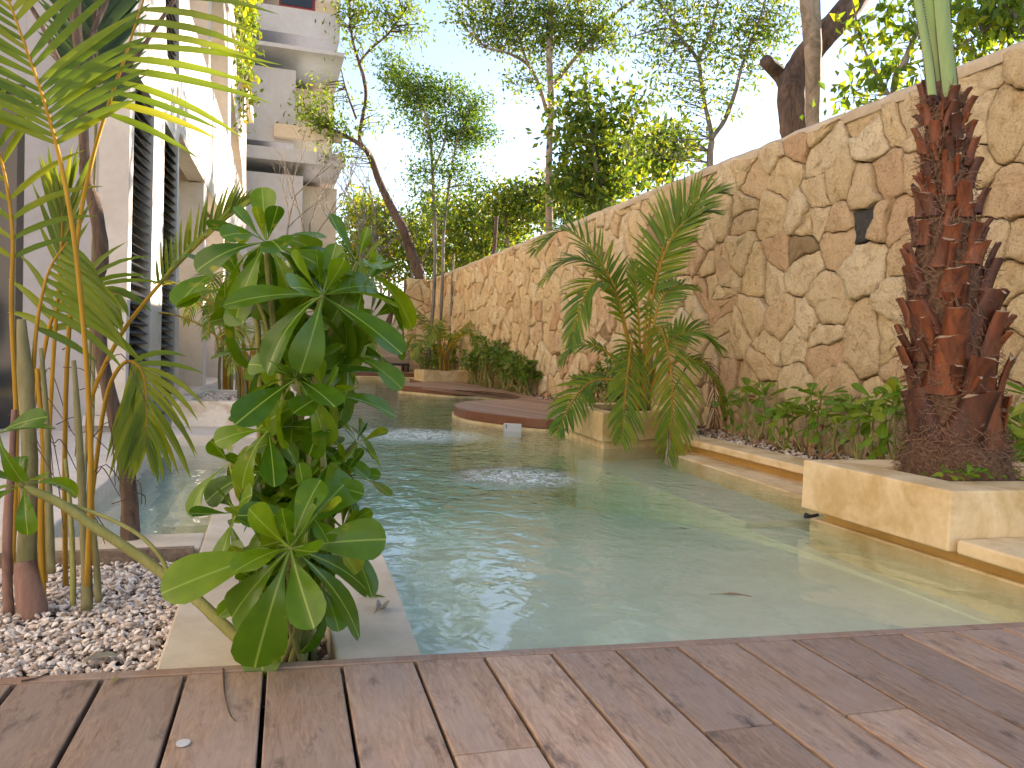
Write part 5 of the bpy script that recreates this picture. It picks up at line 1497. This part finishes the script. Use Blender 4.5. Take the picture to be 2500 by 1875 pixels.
# bare winter-like twigs between the trees
def bare(name, label, D, base_px, h_px, seed, spread=0.5, rad=4):
    rs = random.Random(seed)
    e = empty(name, (atd(*base_px, D).x, atd(*base_px, D).y, -0.06), label, 'tree', 'bare trees by the balcony block')
    b = MB(); k_ = D / F
    def grow(p, d, l, r, lev):
        n = 4; pts = [p]
        for i in range(n):
            d = (d + Vector((rs.uniform(-1, 1), rs.uniform(-1, 1), rs.uniform(-0.3, 0.6))) * 0.22).normalized()
            pts.append(pts[-1] + d * l / n)
        b.tube(pts, lerps([r, r * 0.6], n + 1), 5, cap=False)
        if lev > 0:
            for q in range(3):
                t = rs.randint(2, n)
                nd_ = (d + Vector((rs.uniform(-1, 1), rs.uniform(-1, 1), rs.uniform(-0.2, 0.7))) * spread * 1.4).normalized()
                grow(pts[t], nd_, l * rs.uniform(0.5, 0.75), r * 0.55, lev - 1)
    p0 = atd(*base_px, D)
    grow(p0, Vector((rs.uniform(-0.15, 0.15), 0, 1)), h_px * k_ * 0.5, rad * k_, 4)
    b.build('trunk', BARK3, e, True)
bare('bare_tree', 'leafless grey tree behind the far white wall', 24.3, (930, 760), 420, 21)
bare('bare_tree', 'leafless thin tree in front of the lower balcony', 22.6, (770, 760), 420, 22)
bare('bare_tree', 'leafless sapling close to the balcony block corner', 23.9, (835, 780), 380, 23)
bare('bare_tree', 'leafless twiggy bush under the balcony planter', 20.0, (690, 640), 330, 24, rad=3)
bare('bare_tree', 'leafless low tree beside the leaning dark trunk', 27.0, (985, 760), 360, 25)

# the wood behind
FOREST = [(855, 620, 33, 40, 60, 8, 'green'), (885, 560, 31, 45, 100, 8, 'yel'), (940, 600, 29, 70, 110, 8, 'yel'), (1005, 620, 31, 60, 90, 9, 'green'), (1065, 580, 30, 70, 100, 8, 'yel'), (1130, 600, 28, 70, 110, 9, 'yel'),
          (1190, 560, 27, 70, 90, 8, 'green'), (1250, 530, 25, 70, 70, 9, 'green'), (1310, 500, 24, 60, 60, 8, 'green'), (1385, 490, 22, 60, 60, 8, 'green'), (1560, 400, 19, 60, 50, 7, 'yel'), (1630, 370, 17, 50, 40, 7, 'green'), (1225, 610, 30, 90, 70, 9, 'yel'), (900, 650, 32, 80, 60, 9, 'green'), (1100, 660, 32, 90, 50, 9, 'green')]
WORDS = ['filling the gap beside the balcony block', 'behind the leafless grey tree', 'between the leafless tree and the leaning dark trunk', 'directly behind the leaning dark trunk',
         'behind the stems of the feathery tree', 'between the feathery tree and the dark bare pole', 'behind the dark bare pole', 'between the dark bare pole and the tall slim trunk', 'just beside the tall slim trunk',
         'between the tall slim trunk and the bushy tree', 'low between the bushy tree and the slender grey tree', 'low at the foot of the slender grey tree', 'low behind the wall near the bare pole', 'low behind the plain white far wall', 'peeping low over the wall end']
for i, (px, py, D, rx, ry, tr_, kind) in enumerate(FOREST):
    nb = int(46 * (rx * ry) / 5000) + 16
    rs_ = random.Random(900 + i)
    tree('forest_tree', ('yellow green' if kind == 'yel' else 'dark green') + ' leafy tree ' + WORDS[i], D,
         [([(px, 900), (px + rs_.uniform(-10, 10), 720), (px + rs_.uniform(-20, 20), py), (px + rs_.uniform(-20, 20), py - ry)], [tr_ * 0.6, tr_ * 0.5, tr_ * 0.35, 1])],
         [(px, py, rx, ry, nb), (px + rs_.uniform(-40, 40), py - ry * 0.6, rx * 0.6, ry * 0.5, nb // 3)], BARK3, LEAF_YEL if kind == 'yel' else LEAF_TREE, (0.13, 0.24), 0.5, seed=900 + i, clump=20, cl_r=0.34, twig=0.012,
         group='yellow green trees of the wood' if kind == 'yel' else 'dark green trees of the wood')

# dark stakes leaning on the wall
b = MB(); b.tube(spline([aty(1176, 908, 16.6), aty(1188, 800, 16.6), aty(1200, 690, 16.6), aty(1208, 590, 16.6), aty(1212, 528, 16.6)], 14), lerps([0.09, 0.06, 0.052, 0.05, 0.045], 14), 9, wob=0.06)
tag(b.build('garden_stake', BARK1, None, True), 'dark bare pole standing before the wall beside the hedge', 'pole')
for i, (xa, xb, y1_) in enumerate([(952, 962, 735)]):
    b = MB(); b.tube(spline([aty(951, 845, 22.8), aty(948, 800, 22.8), aty(957, 760, 22.8), aty(960, 715, 22.8)], 12), lerps([0.11, 0.13, 0.07, 0.05], 12), 9, wob=0.08)
    tag(b.build('twisted_trunk', BARK1, None, True), 'short twisted dark trunk against the plain white far wall', 'trunk')

# ---- hanging vine on the facade
vi = empty('hanging_vine', onplane(600, 0, FA, fn) + fn * 0.1, 'leafy vine hanging down the building edge', 'vine')
b = MB(); st = MB()
for k in range(26):
    x0 = random.uniform(585, 612); y1_ = random.uniform(60, 330)
    pts = [onplane(x0 + random.uniform(-4, 4), y, FA + fn * 0.1, fn) for y in np.linspace(-120, y1_, 8)]
    st.tube(pts, 0.006, 4)
    sp = np.array([tuple(p) for p in spline(pts, 60)])
    leaves(b, sp + rng.normal(0, 0.12, sp.shape), 0.10, 0.17, 0.6, None, 0.8)
b.build('foliage', LEAF_YEL, vi)['kind'] = 'stuff'; st.build('stems', STEMG, vi)['kind'] = 'stuff'

# ---- small things
def fallen(name, c, yaw_, L_, me, label, cat='leaf', tilt=0.1, z=None, m=None):
    M_ = Matrix.Translation(c) @ Matrix.Rotation(yaw_, 4, 'Z') @ Matrix.Rotation(tilt, 4, 'X') @ Matrix.Diagonal((L_, L_, L_, 1))
    o = obj(name, me, None, M_)
    return tag(o, label, cat)
CURL = spoon_mesh('curled_leaf', DRYP, 0.5, 1.6, 0.42); FLATD = spoon_mesh('flat_leaf', DRY, 0.15, 0.3, 0.16); GREYL = spoon_mesh('grey_leaf', simple('grey_leaf', (0.28, 0.27, 0.20), 0.7, 0.3, 30), 0.2, 0.3, 0.4)
fallen('fallen_leaf', atz(914, 1498, -0.012), R(-28), 0.085, CURL, 'curled dry brown leaf lying on the pool coping')
fallen('fallen_leaf', atz(872, 1452, -0.008), R(-75), 0.11, SPOON[1], 'fallen green leaf lying on the coping beside the shrub')
fallen('fallen_leaf', atz(180, 1622, -0.045), R(-62), 0.10, GREYL, 'large grey dry leaf lying on the white gravel')
fallen('fallen_leaf', atz(270, 1668, 0.005), R(-20), 0.035, spoon_mesh('olive_leaf', simple('olive_leaf', (0.25, 0.22, 0.05), 0.6, 0.2, 30), 0.2, 0.2, 0.4), 'small olive leaf on the deck edge')
fallen('floating_leaf', atz(1732, 1450, -0.056), R(-97), 0.16, FLATD, 'narrow brown leaf floating on the pool water', tilt=0)
fallen('floating_leaf', atz(1640, 1290, -0.056), R(-85), 0.11, FLATD, 'small olive brown leaf floating close to the underwater steps', tilt=0)
b = MB(); c = atz(447, 1817, 0.0)
b.tube([c + Vector((0, 0, 0.001)), c + Vector((0, 0, 0.004))], 0.0125, 20); tag(b.build('white_disc', PLASTIC), 'small white disc lying on a deck board', 'disc')
c = atz(1955, 1258, -0.045)
noz = empty('water_nozzle', c, 'small black hose nozzle at the planter corner above the water', 'nozzle')
b = MB(); b.tube(spline([Vector((2.76, 3.36, -0.03)), Vector((2.72, 3.37, -0.04)), Vector((2.69, 3.375, -0.035))], 6), lerps([0.008, 0.010, 0.016], 6), 9); b.build('spout', BLACKP, noz, True)
fl = empty('red_flower', (4.42, 6.6, 1.9), 'tiny red blossom on a thin stalk before the stone wall', 'flower')
c = atd(2072, 438, 7.6); b = MB()
for k in range(5):
    a_ = k * 1.257; d = Vector((0, math.cos(a_), math.sin(a_) * 0.7 + 0.3)) * 0.024
    b.add([c, c + d + Vector((-0.01, 0.006, 0)), c + d * 1.4, c + d - Vector((0.01, 0.006, 0))], [(0, 1, 2, 3)])
b.build('petals', PINK, fl); b = MB(); b.tube([c, atd(2070, 520, 7.6), atd(2066, 640, 7.62)], 0.002, 4); b.build('stalk', DRYP, fl)
# dry litter on the right-hand bed and twigs on the deck
b = MB()
for k in range(420):
    Y = random.uniform(3.6, 14); X = random.uniform(3.85 + max(0, (Y - 8) * 0.05), 4.44)
    c = np.array([[X, Y, 0.05]]); leaves(b, c, 0.04, 0.11, 0.45, np.array([[0, 0, 0.4]]) , 0.0)
tag(b.build('leaf_litter', DRY), 'dry brown leaf litter over the bed along the wall', kind='stuff')
for i, P_ in enumerate([[(545, 1632), (548, 1690), (560, 1740), (575, 1760)], [(52, 1663), (90, 1655), (120, 1642)]]):
    b = MB(); b.tube(spline([atz(x, y, 0.004) for x, y in P_], 10), lerps([0.0022, 0.001], 10), 5)
    tag(b.build('twig', BARK1), ['dark forked twig lying on a deck board', 'thin dark twig at the deck edge by the gravel'][i], 'twig')
